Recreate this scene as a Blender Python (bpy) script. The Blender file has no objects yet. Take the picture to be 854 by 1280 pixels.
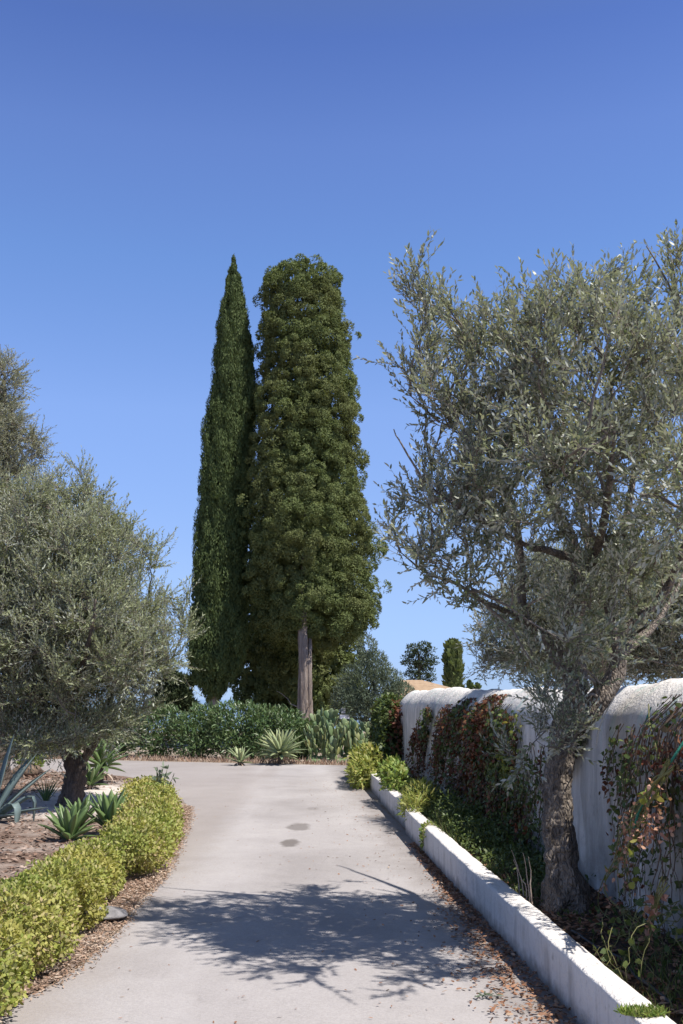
import bpy, math, random
import numpy as np
from mathutils import Vector, kdtree

random.seed(7)
RNG = np.random.default_rng(11)
sc = bpy.context.scene
COL = sc.collection
PI = math.pi

# ------------------------------------------------------------------ camera
F, HZ = 1244.0, 872.0
PITCH = math.atan((HZ - 640.0) / F)
EYE = 1.6
cam_d = bpy.data.cameras.new("camera")
cam = bpy.data.objects.new("camera", cam_d)
COL.objects.link(cam)
cam.location = (0, 0, EYE)
cam.rotation_euler = (PI / 2 + PITCH, 0, 0)
cam_d.sensor_fit = 'VERTICAL'
cam_d.sensor_height = 36.0
cam_d.lens = 36.0 * F / 1280.0
cam_d.clip_start = 0.05
cam_d.clip_end = 9000
sc.camera = cam
CP, SP = math.cos(PITCH), math.sin(PITCH)


def ray(x, y):
    u = 640.0 - y
    return np.array([x - 427.0, F * CP - u * SP, F * SP + u * CP])


def G(x, y, z=0.0):                    # where the sight line meets a level at height z
    d = ray(x, y)
    return np.array([0, 0, EYE]) + d * ((z - EYE) / d[2])


def D(x, y, Y):                        # the point of the sight line at distance Y
    d = ray(x, y)
    return np.array([0, 0, EYE]) + d * (Y / d[1])


# ------------------------------------------------------------------ helpers
def nrm(a):
    return a / np.maximum(np.linalg.norm(a, axis=-1, keepdims=True), 1e-9)


def vnoise(p, seed=0):
    p = np.asarray(p, float)
    i = np.floor(p).astype(np.int64)
    f = p - i
    u = f * f * (3 - 2 * f)

    def h(a, b, c):
        n = (a * 73856093) ^ (b * 19349663) ^ (c * 83492791) ^ (seed * 1013904223 + 12345)
        n = (n ^ (n >> 13)) & 0xffffffff
        n = (n * 1274126177) & 0xffffffff
        n = n ^ (n >> 16)
        return (n & 0xffff) / 32767.5 - 1.0
    r = 0
    for dx in (0, 1):
        for dy in (0, 1):
            for dz in (0, 1):
                w = (u[..., 0] if dx else 1 - u[..., 0]) * (u[..., 1] if dy else 1 - u[..., 1]) * (u[..., 2] if dz else 1 - u[..., 2])
                r = r + w * h(i[..., 0] + dx, i[..., 1] + dy, i[..., 2] + dz)
    return r


def fbm(p, oct=4, seed=0):
    r, a, p = 0, 0.5, np.asarray(p, float)
    for k in range(oct):
        r = r + a * vnoise(p, seed + k)
        p = p * 2.03 + 3.1
        a *= 0.5
    return r


ORG = {}


def setp(o, label=None, cat=None, group=None, kind=None):
    if label: o['label'] = label
    if cat: o['category'] = cat
    if group: o['group'] = group
    if kind: o['kind'] = kind
    return o


def thing(name, loc, label, cat, group=None):
    o = bpy.data.objects.new(name, None)
    o.empty_display_size = 0.2
    COL.objects.link(o)
    o.location = tuple(float(c) for c in loc)
    ORG[o.name] = np.array(loc, float)
    return setp(o, label, cat, group)


class MB:
    def __init__(self):
        self.v, self.f, self.n = [], [], 0

    def add(self, v, *faces):
        v = np.asarray(v, np.float64).reshape(-1, 3)
        for f in faces:
            f = np.asarray(f, np.int64)
            if f.size:
                self.f.append(f + self.n)
        self.v.append(v)
        self.n += len(v)
        return self

    def build(self, name, mat, parent=None, smooth=False, loc=None):
        me = bpy.data.meshes.new(name)
        v = np.concatenate(self.v)
        org = np.zeros(3)
        if parent is not None:
            org = ORG[parent.name]
        elif loc is not None:
            org = np.array(loc, float)
        v = v - org
        me.vertices.add(len(v))
        me.vertices.foreach_set("co", v.astype(np.float32).ravel())
        lp = np.concatenate([f.ravel() for f in self.f]).astype(np.int32)
        cnt = np.concatenate([np.full(len(f), f.shape[1]) for f in self.f])
        st = np.concatenate([[0], np.cumsum(cnt)[:-1]]).astype(np.int32)
        me.loops.add(len(lp))
        me.loops.foreach_set("vertex_index", lp)
        me.polygons.add(len(cnt))
        me.polygons.foreach_set("loop_start", st)
        me.polygons.foreach_set("loop_total", cnt.astype(np.int32))
        me.polygons.foreach_set("use_smooth", np.full(len(cnt), smooth))
        me.update(calc_edges=True)
        me.validate()
        me.materials.append(mat)
        o = bpy.data.objects.new(name, me)
        COL.objects.link(o)
        if parent is not None:
            o.parent = parent
        elif loc is not None:
            o.location = tuple(float(c) for c in loc)
        ORG[o.name] = org
        return o


def tube(mb, pts, rad, sides=8, rough=0.0, fscale=6.0, flute=0.0, nfl=5, seed=0, cap=True):
    pts = np.asarray(pts, float)
    k = len(pts)
    rad = np.broadcast_to(np.asarray(rad, float), (k,))
    tan = nrm(np.gradient(pts, axis=0))
    ref = np.array([1.0, 0, 0]) if abs(tan[0][0]) < 0.8 else np.array([0, 1.0, 0])
    ns = []
    n = ref
    for t in tan:
        n = n - t * np.dot(n, t)
        n = n / max(np.linalg.norm(n), 1e-9)
        ns.append(n)
    ns = np.array(ns)
    bs = np.cross(tan, ns)
    a = np.arange(sides) * 2 * PI / sides
    off = np.cos(a)[None, :, None] * ns[:, None] + np.sin(a)[None, :, None] * bs[:, None]
    R = np.repeat(rad[:, None], sides, 1)
    base = pts[:, None] + off * R[..., None]
    if rough:
        R = R * (1 + rough * fbm(base * fscale, 4, seed))
    if flute:
        tw = np.linspace(0, 1.2, k)[:, None]
        ph = vnoise(np.stack([np.cos(a) * 1.2 + seed, np.sin(a) * 1.2, a * 0], -1), seed)[None, :] * 2
        R = R * (1 + flute * np.sin(nfl * (a[None, :] + tw) + ph))
    V = pts[:, None] + off * R[..., None]
    i = np.arange(k - 1)[:, None] * sides
    j = np.arange(sides)[None, :]
    j2 = (j + 1) % sides
    q = np.stack([i + j, i + j2, i + sides + j2, i + sides + j], -1).reshape(-1, 4)
    V = V.reshape(-1, 3)
    if cap:
        nv = len(V)
        V = np.concatenate([V, pts[-1:] + tan[-1:] * rad[-1] * 0.4])
        t = np.stack([(k - 1) * sides + j[0], (k - 1) * sides + j2[0], np.full(sides, nv)], -1)
        mb.add(V, q, t)
    else:
        mb.add(V, q)


def prisms(mb, A, B, ra, rb):
    A, B = np.asarray(A, float), np.asarray(B, float)
    n = len(A)
    if n == 0: return
    t = nrm(B - A)
    ref = np.where(np.abs(t[:, 2:3]) < 0.8, np.array([[0, 0, 1.0]]), np.array([[1.0, 0, 0]]))
    s = nrm(np.cross(t, ref))
    u = np.cross(t, s)
    ra = np.broadcast_to(np.asarray(ra, float), (n,))[:, None]
    rb = np.broadcast_to(np.asarray(rb, float), (n,))[:, None]
    V = []
    for P, r in ((A, ra), (B, rb)):
        for c in (0, 2.094, 4.189):
            V.append(P + (s * math.cos(c) + u * math.sin(c)) * r)
    V = np.stack(V, 1)
    b = np.arange(n)[:, None] * 6
    q = np.concatenate([b + np.array([[0, 1, 4, 3]]), b + np.array([[1, 2, 5, 4]]), b + np.array([[2, 0, 3, 5]])])
    mb.add(V.reshape(-1, 3), q)


SHAPES = {'lance': ((0, .28, .66, 1), (0, .46, .42, 0)),
          'ovate': ((0, .30, .68, 1), (0, .50, .40, 0)),
          'obov': ((0, .35, .74, 1), (0, .34, .52, 0)),
          'blade': ((0, .15, .55, 1), (0, .40, .34, 0))}


def leaves(mb, P, Dr, N, L, W, shape='lance', bend=0.12):
    n = len(P)
    if n == 0: return
    Dr = nrm(Dr)
    S = nrm(np.cross(Dr, N))
    M = np.cross(S, Dr)
    L = np.broadcast_to(np.asarray(L, float), (n,))[:, None]
    W = np.broadcast_to(np.asarray(W, float), (n,))[:, None]
    if shape == 'quad':
        V = np.stack([P, P + Dr * L * .42 + S * W * .5 + M * L * .03, P + Dr * L - M * L * bend, P + Dr * L * .42 - S * W * .5 + M * L * .03], 1)
        mb.add(V.reshape(-1, 3), np.arange(n)[:, None] * 4 + np.array([[0, 1, 2, 3]]))
        return
    ts, ws = SHAPES[shape]
    r1 = P + Dr * L * ts[1] + M * L * bend * .15
    r2 = P + Dr * L * ts[2] - M * L * bend * .25
    V = np.stack([P, r1 + S * W * ws[1], r2 + S * W * ws[2], P + Dr * L - M * L * bend, r2 - S * W * ws[2], r1 - S * W * ws[1]], 1)
    b = np.arange(n)[:, None] * 6
    mb.add(V.reshape(-1, 3), np.concatenate([b + np.array([[0, 1, 5]]), b + np.array([[2, 3, 4]])]), b + np.array([[1, 2, 4, 5]]))


def rdir(n):
    return nrm(RNG.normal(size=(n, 3)))


def grid(mb, X, Y, Z, flip=False):
    m, n = X.shape
    i = np.arange(m - 1)[:, None] * n
    j = np.arange(n - 1)[None, :]
    q = np.stack([i + j, i + j + 1, i + n + j + 1, i + n + j], -1).reshape(-1, 4)
    if flip: q = q[:, ::-1]
    mb.add(np.stack([X, Y, Z], -1).reshape(-1, 3), q)


def bez(a, b, c, k):
    t = np.linspace(0, 1, k)[:, None]
    return (1 - t) ** 2 * a + 2 * t * (1 - t) * b + t * t * c


def smooth_path(pts, k=8):
    pts = np.asarray(pts, float)
    P = np.concatenate([[2 * pts[0] - pts[1]], pts, [2 * pts[-1] - pts[-2]]])
    out = []
    for i in range(1, len(P) - 2):
        t = np.linspace(0, 1, k, endpoint=False)[:, None]
        a, b, c, d = P[i - 1], P[i], P[i + 1], P[i + 2]
        out.append(.5 * (2 * b + (c - a) * t + (2 * a - 5 * b + 4 * c - d) * t ** 2 + (3 * b - a - 3 * c + d) * t ** 3))
    out.append(P[-2:-1])
    return np.concatenate(out)


# ------------------------------------------------------------------ materials
def new_mat(name):
    m = bpy.data.materials.new(name)
    m.use_nodes = True
    nt = m.node_tree
    nt.nodes.clear()
    out = nt.nodes.new('ShaderNodeOutputMaterial')
    return m, nt, out


def nd(nt, t, ins=None, **props):
    n = nt.nodes.new(t)
    for k, v in props.items(): setattr(n, k, v)
    for k, v in (ins or {}).items():
        s = n.inputs[k]
        if isinstance(v, bpy.types.NodeSocket): nt.links.new(v, s)
        else: s.default_value = v
    return n


def ramp(nt, fac, stops, interp='LINEAR'):
    r = nt.nodes.new('ShaderNodeValToRGB')
    cr = r.color_ramp
    cr.interpolation = interp
    while len(cr.elements) < len(stops): cr.elements.new(0.5)
    for e, (p, c) in zip(cr.elements, stops):
        e.position = p
        e.color = (*c, 1) if len(c) == 3 else c
    nt.links.new(fac, r.inputs[0])
    return r.outputs[0]


def mixc(nt, fac, a, b, mode='MIX'):
    n = nt.nodes.new('ShaderNodeMix')
    n.data_type = 'RGBA'
    n.blend_type = mode
    for s, v in ((n.inputs[0], fac), (n.inputs[6], a), (n.inputs[7], b)):
        if isinstance(v, bpy.types.NodeSocket): nt.links.new(v, s)
        else: s.default_value = (*v, 1) if isinstance(v, tuple) else v
    return n.outputs[2]


def mth(nt, op, a, b=0.0, clamp=False):
    n = nt.nodes.new('ShaderNodeMath')
    n.operation = op
    n.use_clamp = clamp
    for s, v in ((n.inputs[0], a), (n.inputs[1], b)):
        if isinstance(v, bpy.types.NodeSocket): nt.links.new(v, s)
        else: s.default_value = v
    return n.outputs[0]


def noise(nt, scale, detail=4, rough=.55, vec=None, dist=0.0):
    ins = {'Scale': scale, 'Detail': detail, 'Roughness': rough, 'Distortion': dist}
    if vec is not None: ins['Vector'] = vec
    return nd(nt, 'ShaderNodeTexNoise', ins).outputs['Fac']


def gpos(nt):
    return nd(nt, 'ShaderNodeNewGeometry').outputs['Position']


def scaled(nt, vec, s):
    return nd(nt, 'ShaderNodeVectorMath', {0: vec, 1: s}, operation='MULTIPLY').outputs[0]


def leaf_mat(name, cols, back=None, rough=.5, transl=.25, spec=.35, patch=None, tcol=None):
    m, nt, out = new_mat(name)
    g = nd(nt, 'ShaderNodeNewGeometry')
    k = len(cols)
    c = ramp(nt, g.outputs['Random Per Island'], [(i / max(k - 1, 1), col) for i, col in enumerate(cols)])
    if patch:
        nz = noise(nt, patch[1], 2, .5, g.outputs['Position'])
        f = nd(nt, 'ShaderNodeMapRange', {'Value': nz, 'From Min': .42, 'From Max': .62}).outputs[0]
        c = mixc(nt, mth(nt, 'MULTIPLY', f, patch[2]), c, patch[0])
    top = c
    if back:
        c = mixc(nt, g.outputs['Backfacing'], top, back)
    p = nd(nt, 'ShaderNodeBsdfPrincipled', {'Base Color': c, 'Roughness': rough, 'Specular IOR Level': spec})
    if transl > 0:
        tc = mixc(nt, 1.0, top, tcol or (1.0, 1.0, .55), 'MULTIPLY')
        tr = nd(nt, 'ShaderNodeBsdfTranslucent', {'Color': tc})
        sh = nd(nt, 'ShaderNodeMixShader', {0: transl, 1: p.outputs[0], 2: tr.outputs[0]}).outputs[0]
    else:
        sh = p.outputs[0]
    nt.links.new(sh, out.inputs[0])
    return m


def bark_mat(name, c1, c2, c3, scale=14, stretch=(1, 1, .22), bump=.6, dist=.02):
    m, nt, out = new_mat(name)
    v = scaled(nt, gpos(nt), stretch)
    n1 = noise(nt, scale, 6, .65, v, .6)
    n2 = noise(nt, scale * .25, 3, .5, gpos(nt))
    vo = nd(nt, 'ShaderNodeTexVoronoi', {'Vector': v, 'Scale': scale * 1.6}, feature='DISTANCE_TO_EDGE').outputs[0]
    c = ramp(nt, n1, [(.25, c1), (.5, c2), (.75, c3)])
    c = mixc(nt, mth(nt, 'MULTIPLY', n2, .5), c, c1)
    h = mth(nt, 'ADD', n1, mth(nt, 'MULTIPLY', mth(nt, 'MINIMUM', vo, .25), 1.6))
    b = nd(nt, 'ShaderNodeBump', {'Height': h, 'Strength': bump, 'Distance': dist})
    p = nd(nt, 'ShaderNodeBsdfPrincipled', {'Base Color': c, 'Roughness': .9, 'Specular IOR Level': .15, 'Normal': b.outputs[0]})
    nt.links.new(p.outputs[0], out.inputs[0])
    return m


def plain_mat(name, cols, scale=8, rough=.8, bump=.2, dist=.01, spec=.25, detail=6):
    m, nt, out = new_mat(name)
    n1 = noise(nt, scale, detail, .6, gpos(nt))
    c = ramp(nt, n1, [(.25 + .5 * i / max(len(cols) - 1, 1), q) for i, q in enumerate(cols)])
    b = nd(nt, 'ShaderNodeBump', {'Height': n1, 'Strength': bump, 'Distance': dist})
    p = nd(nt, 'ShaderNodeBsdfPrincipled', {'Base Color': c, 'Roughness': rough, 'Specular IOR Level': spec, 'Normal': b.outputs[0]})
    nt.links.new(p.outputs[0], out.inputs[0])
    return m


def asphalt_mat():
    m, nt, out = new_mat('sun_bleached_asphalt')
    pos = gpos(nt)
    big = noise(nt, .55, 5, .6, pos, .4)
    mid = noise(nt, 3.0, 5, .6, pos)
    streak = noise(nt, 1.0, 4, .6, scaled(nt, pos, (2.4, .35, 1)))
    fine = noise(nt, 160, 2, .6, pos)
    vor = nd(nt, 'ShaderNodeTexVoronoi', {'Vector': pos, 'Scale': 95}).outputs['Color']
    vs = nd(nt, 'ShaderNodeSeparateColor', {0: vor}).outputs[0]
    c = ramp(nt, big, [(.3, ASP[0]), (.5, ASP[1]), (.72, ASP[2])])
    c = mixc(nt, mth(nt, 'MULTIPLY', ramp_f(nt, mid, .45, .75), .35), c, ASP[3])
    c = mixc(nt, mth(nt, 'MULTIPLY', ramp_f(nt, streak, .52, .75), .30), c, ASP[2])
    c = mixc(nt, mth(nt, 'MULTIPLY', ramp_f(nt, vs, .0, 1.0), .28), c, (.13, .12, .118))
    c = mixc(nt, mth(nt, 'MULTIPLY', ramp_f(nt, fine, .3, .7), .2), c, (.52, .47, .45))
    # two oily patches and some darker repairs, each at its own place
    for (x, y, rx, ry, a) in STAINS:
        q = G(x, y)
        dv = nd(nt, 'ShaderNodeVectorMath', {0: pos, 1: tuple(q)}, operation='SUBTRACT').outputs[0]
        dv = scaled(nt, dv, (1 / rx, 1 / ry, 0))
        ln = nd(nt, 'ShaderNodeVectorMath', {0: dv}, operation='LENGTH').outputs['Value']
        nn = noise(nt, 5.5, 4, .6, pos)
        r = mth(nt, 'ADD', ln, mth(nt, 'MULTIPLY', mth(nt, 'SUBTRACT', nn, .5), 1.3))
        f = nd(nt, 'ShaderNodeMapRange', {'Value': r, 'From Min': 1.15, 'From Max': .75}).outputs[0]
        c = mixc(nt, mth(nt, 'MULTIPLY', f, a), c, (.10, .085, .075))
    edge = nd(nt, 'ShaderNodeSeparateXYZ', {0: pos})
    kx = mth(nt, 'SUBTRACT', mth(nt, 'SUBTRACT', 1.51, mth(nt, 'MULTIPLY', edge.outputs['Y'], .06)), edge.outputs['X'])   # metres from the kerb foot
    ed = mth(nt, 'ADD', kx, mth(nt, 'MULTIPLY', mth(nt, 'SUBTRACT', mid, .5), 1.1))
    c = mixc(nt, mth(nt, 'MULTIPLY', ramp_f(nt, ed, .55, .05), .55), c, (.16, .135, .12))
    lx = mth(nt, 'ADD', edge.outputs['X'], mth(nt, 'ADD', 1.62, mth(nt, 'MULTIPLY', mth(nt, 'SUBTRACT', mid, .5), .9)))
    c = mixc(nt, mth(nt, 'MULTIPLY', ramp_f(nt, lx, .35, .0), .4), c, (.22, .185, .165))
    # worn wheel tracks, paler than the rest
    for tx in (.55, 1.95):
        tr_ = mth(nt, 'ABSOLUTE', mth(nt, 'SUBTRACT', kx, tx))
        c = mixc(nt, mth(nt, 'MULTIPLY', mth(nt, 'MULTIPLY', ramp_f(nt, tr_, .32, .05), ramp_f(nt, streak, .3, .6)), .28), c, (.42, .395, .39))
    spots = nd(nt, 'ShaderNodeTexVoronoi', {'Vector': pos, 'Scale': 2.6}).outputs['Distance']
    c = mixc(nt, mth(nt, 'MULTIPLY', ramp_f(nt, mth(nt, 'ADD', spots, mth(nt, 'MULTIPLY', fine, .08)), .10, .06), .35), c, (.17, .155, .145))
    # hairline cracks
    wp = nd(nt, 'ShaderNodeVectorMath', {0: pos, 1: scaled(nt, nd(nt, 'ShaderNodeTexNoise', {'Vector': pos, 'Scale': 1.3, 'Detail': 4}).outputs['Color'], (.9, .9, 0))}, operation='ADD').outputs[0]
    ce = nd(nt, 'ShaderNodeTexVoronoi', {'Vector': wp, 'Scale': .55}, feature='DISTANCE_TO_EDGE').outputs[0]
    cf = nd(nt, 'ShaderNodeMapRange', {'Value': ce, 'From Min': .006, 'From Max': .001}).outputs[0]
    cf = mth(nt, 'MULTIPLY', cf, ramp_f(nt, noise(nt, .9, 2, .5, pos), .5, .6))
    c = mixc(nt, mth(nt, 'MULTIPLY', cf, .16), c, (.12, .11, .105))
    h = mth(nt, 'ADD', mth(nt, 'MULTIPLY', vs, .5), mth(nt, 'ADD', fine, mth(nt, 'MULTIPLY', mid, 2)))
    b = nd(nt, 'ShaderNodeBump', {'Height': h, 'Strength': .35, 'Distance': .006})
    p = nd(nt, 'ShaderNodeBsdfPrincipled', {'Base Color': c, 'Roughness': .88, 'Specular IOR Level': .2, 'Normal': b.outputs[0]})
    nt.links.new(p.outputs[0], out.inputs[0])
    return m


def ramp_f(nt, v, a, b):
    return nd(nt, 'ShaderNodeMapRange', {'Value': v, 'From Min': a, 'From Max': b}).outputs[0]


ASP = [(.25, .23, .224), (.325, .302, .296), (.385, .36, .352), (.25, .23, .224)]
STAINS = [(373, 1034, .15, .40, .62), (363, 1054, .11, .30, .75), (392, 1011, .09, .18, .25), (466, 1022, .3, .3, .25), (250, 1150, .3, .2, .12), (330, 1110, .5, .25, .1)]


def plaster_mat(name, base, dirty=.5, streaks=True):
    m, nt, out = new_mat(name)
    pos = gpos(nt)
    sx = nd(nt, 'ShaderNodeSeparateXYZ', {0: pos})
    big = noise(nt, 1.6, 5, .62, pos, .3)
    vert = noise(nt, 5.0, 5, .6, scaled(nt, pos, (1, 1, .12)), .25)
    fine = noise(nt, 38, 5, .65, pos)
    brush = noise(nt, 22, 4, .6, scaled(nt, pos, (1, 1.0, .25)), .8)
    chips = nd(nt, 'ShaderNodeTexVoronoi', {'Vector': nd(nt, 'ShaderNodeVectorMath', {0: pos, 1: scaled(nt, nd(nt, 'ShaderNodeTexNoise', {'Vector': pos, 'Scale': 9, 'Detail': 4}).outputs['Color'], (.12, .12, .12))}, operation='ADD').outputs[0], 'Scale': 4.5}).outputs['Distance']
    c = base
    c = mixc(nt, mth(nt, 'MULTIPLY', ramp_f(nt, big, .42, .7), .38 * dirty), c, (.52, .49, .46))
    if streaks:
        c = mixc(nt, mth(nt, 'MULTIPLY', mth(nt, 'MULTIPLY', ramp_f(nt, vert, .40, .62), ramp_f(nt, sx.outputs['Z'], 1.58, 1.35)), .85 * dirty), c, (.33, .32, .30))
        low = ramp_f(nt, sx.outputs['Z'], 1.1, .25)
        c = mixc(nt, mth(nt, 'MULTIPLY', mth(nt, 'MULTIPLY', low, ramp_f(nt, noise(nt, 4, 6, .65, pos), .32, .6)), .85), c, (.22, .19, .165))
        grime = ramp_f(nt, noise(nt, 11, 6, .7, scaled(nt, pos, (1, 1, .45)), .5), .55, .72)
        c = mixc(nt, mth(nt, 'MULTIPLY', grime, .6), c, (.24, .22, .20))
        dr = mth(nt, 'MULTIPLY', ramp_f(nt, noise(nt, 7, 3, .5, scaled(nt, pos, (1, 1, .08))), .56, .66), ramp_f(nt, sx.outputs['Z'], 1.1, 1.5))
        c = mixc(nt, mth(nt, 'MULTIPLY', dr, .55), c, (.36, .50, .45))
    c = mixc(nt, mth(nt, 'MULTIPLY', ramp_f(nt, chips, .1, .03), .5 * dirty), c, (.22, .2, .18))
    c = mixc(nt, mth(nt, 'MULTIPLY', ramp_f(nt, fine, .58, .8), .35 * dirty), c, (.4, .38, .36))
    if not streaks:
        drip = mth(nt, 'MULTIPLY', ramp_f(nt, noise(nt, 9, 4, .6, scaled(nt, pos, (1, 1, .12)), .2), .5, .68), ramp_f(nt, sx.outputs['Z'], .272, .2))
        c = mixc(nt, mth(nt, 'MULTIPLY', drip, .6), c, (.33, .30, .275))
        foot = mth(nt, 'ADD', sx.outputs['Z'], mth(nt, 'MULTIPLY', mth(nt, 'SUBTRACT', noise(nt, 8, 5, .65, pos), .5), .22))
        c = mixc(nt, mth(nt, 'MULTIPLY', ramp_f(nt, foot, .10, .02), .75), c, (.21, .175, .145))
        worn = ramp_f(nt, noise(nt, 17, 6, .7, pos, .3), .56, .70)
        c = mixc(nt, mth(nt, 'MULTIPLY', worn, .5), c, (.36, .335, .31))
    h = mth(nt, 'ADD', mth(nt, 'MULTIPLY', brush, .8), mth(nt, 'ADD', mth(nt, 'MULTIPLY', fine, .5), mth(nt, 'MULTIPLY', big, 1.5)))
    b = nd(nt, 'ShaderNodeBump', {'Height': h, 'Strength': .8, 'Distance': .03})
    p = nd(nt, 'ShaderNodeBsdfPrincipled', {'Base Color': c, 'Roughness': .85, 'Specular IOR Level': .2, 'Normal': b.outputs[0]})
    nt.links.new(p.outputs[0], out.inputs[0])
    return m


def soil_mat(name, a, b_, c_, pale=None, pale_at=None):
    m, nt, out = new_mat(name)
    pos = gpos(nt)
    n1 = noise(nt, 6, 7, .7, pos, .4)
    n2 = noise(nt, .8, 4, .6, pos)
    n3 = noise(nt, 55, 4, .7, pos)
    c = ramp(nt, n1, [(.3, a), (.5, b_), (.7, c_)])
    c = mixc(nt, mth(nt, 'MULTIPLY', ramp_f(nt, n3, .45, .7), .5), c, c_)
    if pale:
        f = ramp_f(nt, n2, .42, .6)
        if pale_at:
            dv = nd(nt, 'ShaderNodeVectorMath', {0: pos, 1: pale_at[:3]}, operation='SUBTRACT').outputs[0]
            ln = nd(nt, 'ShaderNodeVectorMath', {0: scaled(nt, dv, (1 / pale_at[3], 1 / pale_at[4], 0))}, operation='LENGTH').outputs['Value']
            ln = mth(nt, 'ADD', ln, mth(nt, 'MULTIPLY', mth(nt, 'SUBTRACT', noise(nt, 2.2, 5, .6, pos), .5), 1.4))
            f = mth(nt, 'MAXIMUM', mth(nt, 'MULTIPLY', f, .35), ramp_f(nt, ln, 1.1, .5))
        c = mixc(nt, f, c, mixc(nt, n1, pale, tuple(x * .7 for x in pale)))
    h = mth(nt, 'ADD', n1, mth(nt, 'MULTIPLY', n3, .35))
    b = nd(nt, 'ShaderNodeBump', {'Height': h, 'Strength': .9, 'Distance': .04})
    p = nd(nt, 'ShaderNodeBsdfPrincipled', {'Base Color': c, 'Roughness': .95, 'Specular IOR Level': .1, 'Normal': b.outputs[0]})
    nt.links.new(p.outputs[0], out.inputs[0])
    return m


M = {}
M['asphalt'] = asphalt_mat()
M['wall'] = plaster_mat('old_whitewash', (.68, .645, .61), 1.0)
M['kerb'] = plaster_mat('whitewashed_concrete', (.66, .625, .595), .9, False)
M['ground'] = soil_mat('dry_earth', (.16, .12, .09), (.24, .185, .14), (.33, .265, .21), (.42, .36, .30))
M['mulch'] = soil_mat('bark_mulch', (.06, .038, .028), (.135, .088, .066), (.26, .19, .15), (.66, .58, .52), (-3.9, 16.3, 0, 1.7, 3.4))
M['bedsoil'] = soil_mat('dark_bed_soil', (.035, .025, .02), (.07, .05, .038), (.12, .09, .07))
M['olive'] = leaf_mat('olive_leaf', [(.165, .188, .112), (.21, .23, .142), (.265, .28, .19), (.18, .205, .125), (.23, .24, .13)], (.48, .49, .43), .42, .34, .4)
M['olive_l'] = leaf_mat('olive_leaf_dusty', [(.21, .24, .135), (.275, .30, .18), (.33, .35, .22), (.23, .26, .15)], (.48, .495, .41), .45, .34, .35, ((.17, .19, .07), 1.4, .5))
M['olive_b'] = leaf_mat('olive_leaf_brownish', [(.175, .19, .105), (.23, .235, .14), (.26, .245, .16), (.175, .20, .11)], (.42, .43, .34), .5, .26, .35)
M['bark'] = bark_mat('olive_bark', (.05, .038, .03), (.27, .225, .185), (.46, .40, .34), 24, (1, 1, .5), 1.0, .05)
M['bark_dk'] = bark_mat('olive_bark_dark', (.05, .038, .03), (.12, .095, .078), (.22, .18, .15), 18, (1, 1, .3), .8, .03)
M['twig'] = bark_mat('olive_twig', (.10, .08, .065), (.20, .17, .14), (.32, .28, .24), 30, (1, 1, 1), .3, .004)
M['cyp'] = leaf_mat('cypress_green', [(.102, .135, .046), (.137, .17, .060), (.165, .192, .076), (.114, .146, .05)], None, .7, .24, .12, ((.16, .135, .06), .6, .25))
M['cyp_l'] = leaf_mat('slim_cypress_green', [(.065, .095, .034), (.09, .125, .044), (.115, .145, .056), (.078, .108, .038)], None, .7, .22, .15)
M['cyp_bark'] = bark_mat('cypress_bark', (.14, .105, .085), (.30, .245, .21), (.44, .37, .325), 16, (1, 1, .08), .9, .04)
M['pine'] = leaf_mat('distant_pine', [(.04, .055, .028), (.055, .075, .035), (.075, .095, .045)], None, .7, .1, .15)
M['grey_shrub'] = leaf_mat('grey_green_shrub', [(.075, .10, .06), (.10, .13, .08), (.13, .155, .10)], (.17, .20, .14), .6, .15, .25)
M['oleander'] = leaf_mat('oleander_leaf', [(.055, .10, .036), (.085, .145, .048), (.13, .19, .07), (.065, .12, .04), (.16, .20, .09)], (.16, .21, .10), .4, .25, .4)
M['hedge'] = leaf_mat('golden_hedge_leaf', [(.22, .235, .055), (.36, .35, .09), (.47, .43, .15), (.27, .29, .06), (.42, .40, .11), (.52, .39, .23), (.18, .21, .05)], None, .55, .35, .25, ((.19, .26, .05), 1.4, .65))
M['hedge_g'] = leaf_mat('green_hedge_leaf', [(.165, .215, .045), (.26, .30, .06), (.38, .385, .10), (.19, .245, .048), (.45, .38, .19), (.14, .185, .045)], None, .55, .35, .25, ((.43, .39, .11), 1.6, .8))
M['twig_dk'] = plain_mat('dark_twig', [(.06, .045, .035), (.13, .10, .08)], 30, .9)
M['agave_g'] = leaf_mat('fox_tail_agave_leaf', [(.12, .185, .065), (.155, .225, .085)], None, .42, .15, .4)
M['agave_p'] = leaf_mat('pale_agave_leaf', [(.26, .33, .17), (.33, .38, .20), (.36, .38, .19)], None, .45, .12, .4)
M['agave_b'] = leaf_mat('blue_agave_leaf', [(.12, .165, .165), (.155, .205, .20)], None, .45, .05, .35)
M['dry'] = leaf_mat('dry_leaf', [(.20, .095, .055), (.28, .14, .085), (.34, .20, .13), (.14, .07, .045), (.40, .29, .21)], None, .8, .15, .15)
M['straw'] = leaf_mat('straw_litter', [(.30, .20, .14), (.42, .31, .235), (.24, .15, .105), (.52, .42, .34), (.18, .11, .08), (.36, .23, .16)], None, .85, .1, .15)
M['mulchbits'] = leaf_mat('mulch_chip', [(.14, .085, .06), (.22, .145, .11), (.09, .055, .04), (.36, .28, .23), (.18, .11, .08)], None, .9, 0, .1)
M['opuntia'] = leaf_mat('prickly_pear_pad', [(.09, .145, .06), (.125, .18, .08), (.18, .22, .09), (.13, .18, .095), (.23, .23, .085)], None, .5, 0, .35)
M['vine_red'] = leaf_mat('red_vine_leaf', [(.11, .04, .026), (.17, .06, .034), (.07, .03, .022), (.22, .10, .05), (.08, .055, .03), (.06, .06, .025)], None, .6, .3, .25, None, (1, .6, .4))
M['vine_grn'] = leaf_mat('green_vine_leaf', [(.045, .075, .022), (.075, .11, .03), (.12, .15, .04), (.06, .085, .03)], None, .5, .3, .35)
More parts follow.
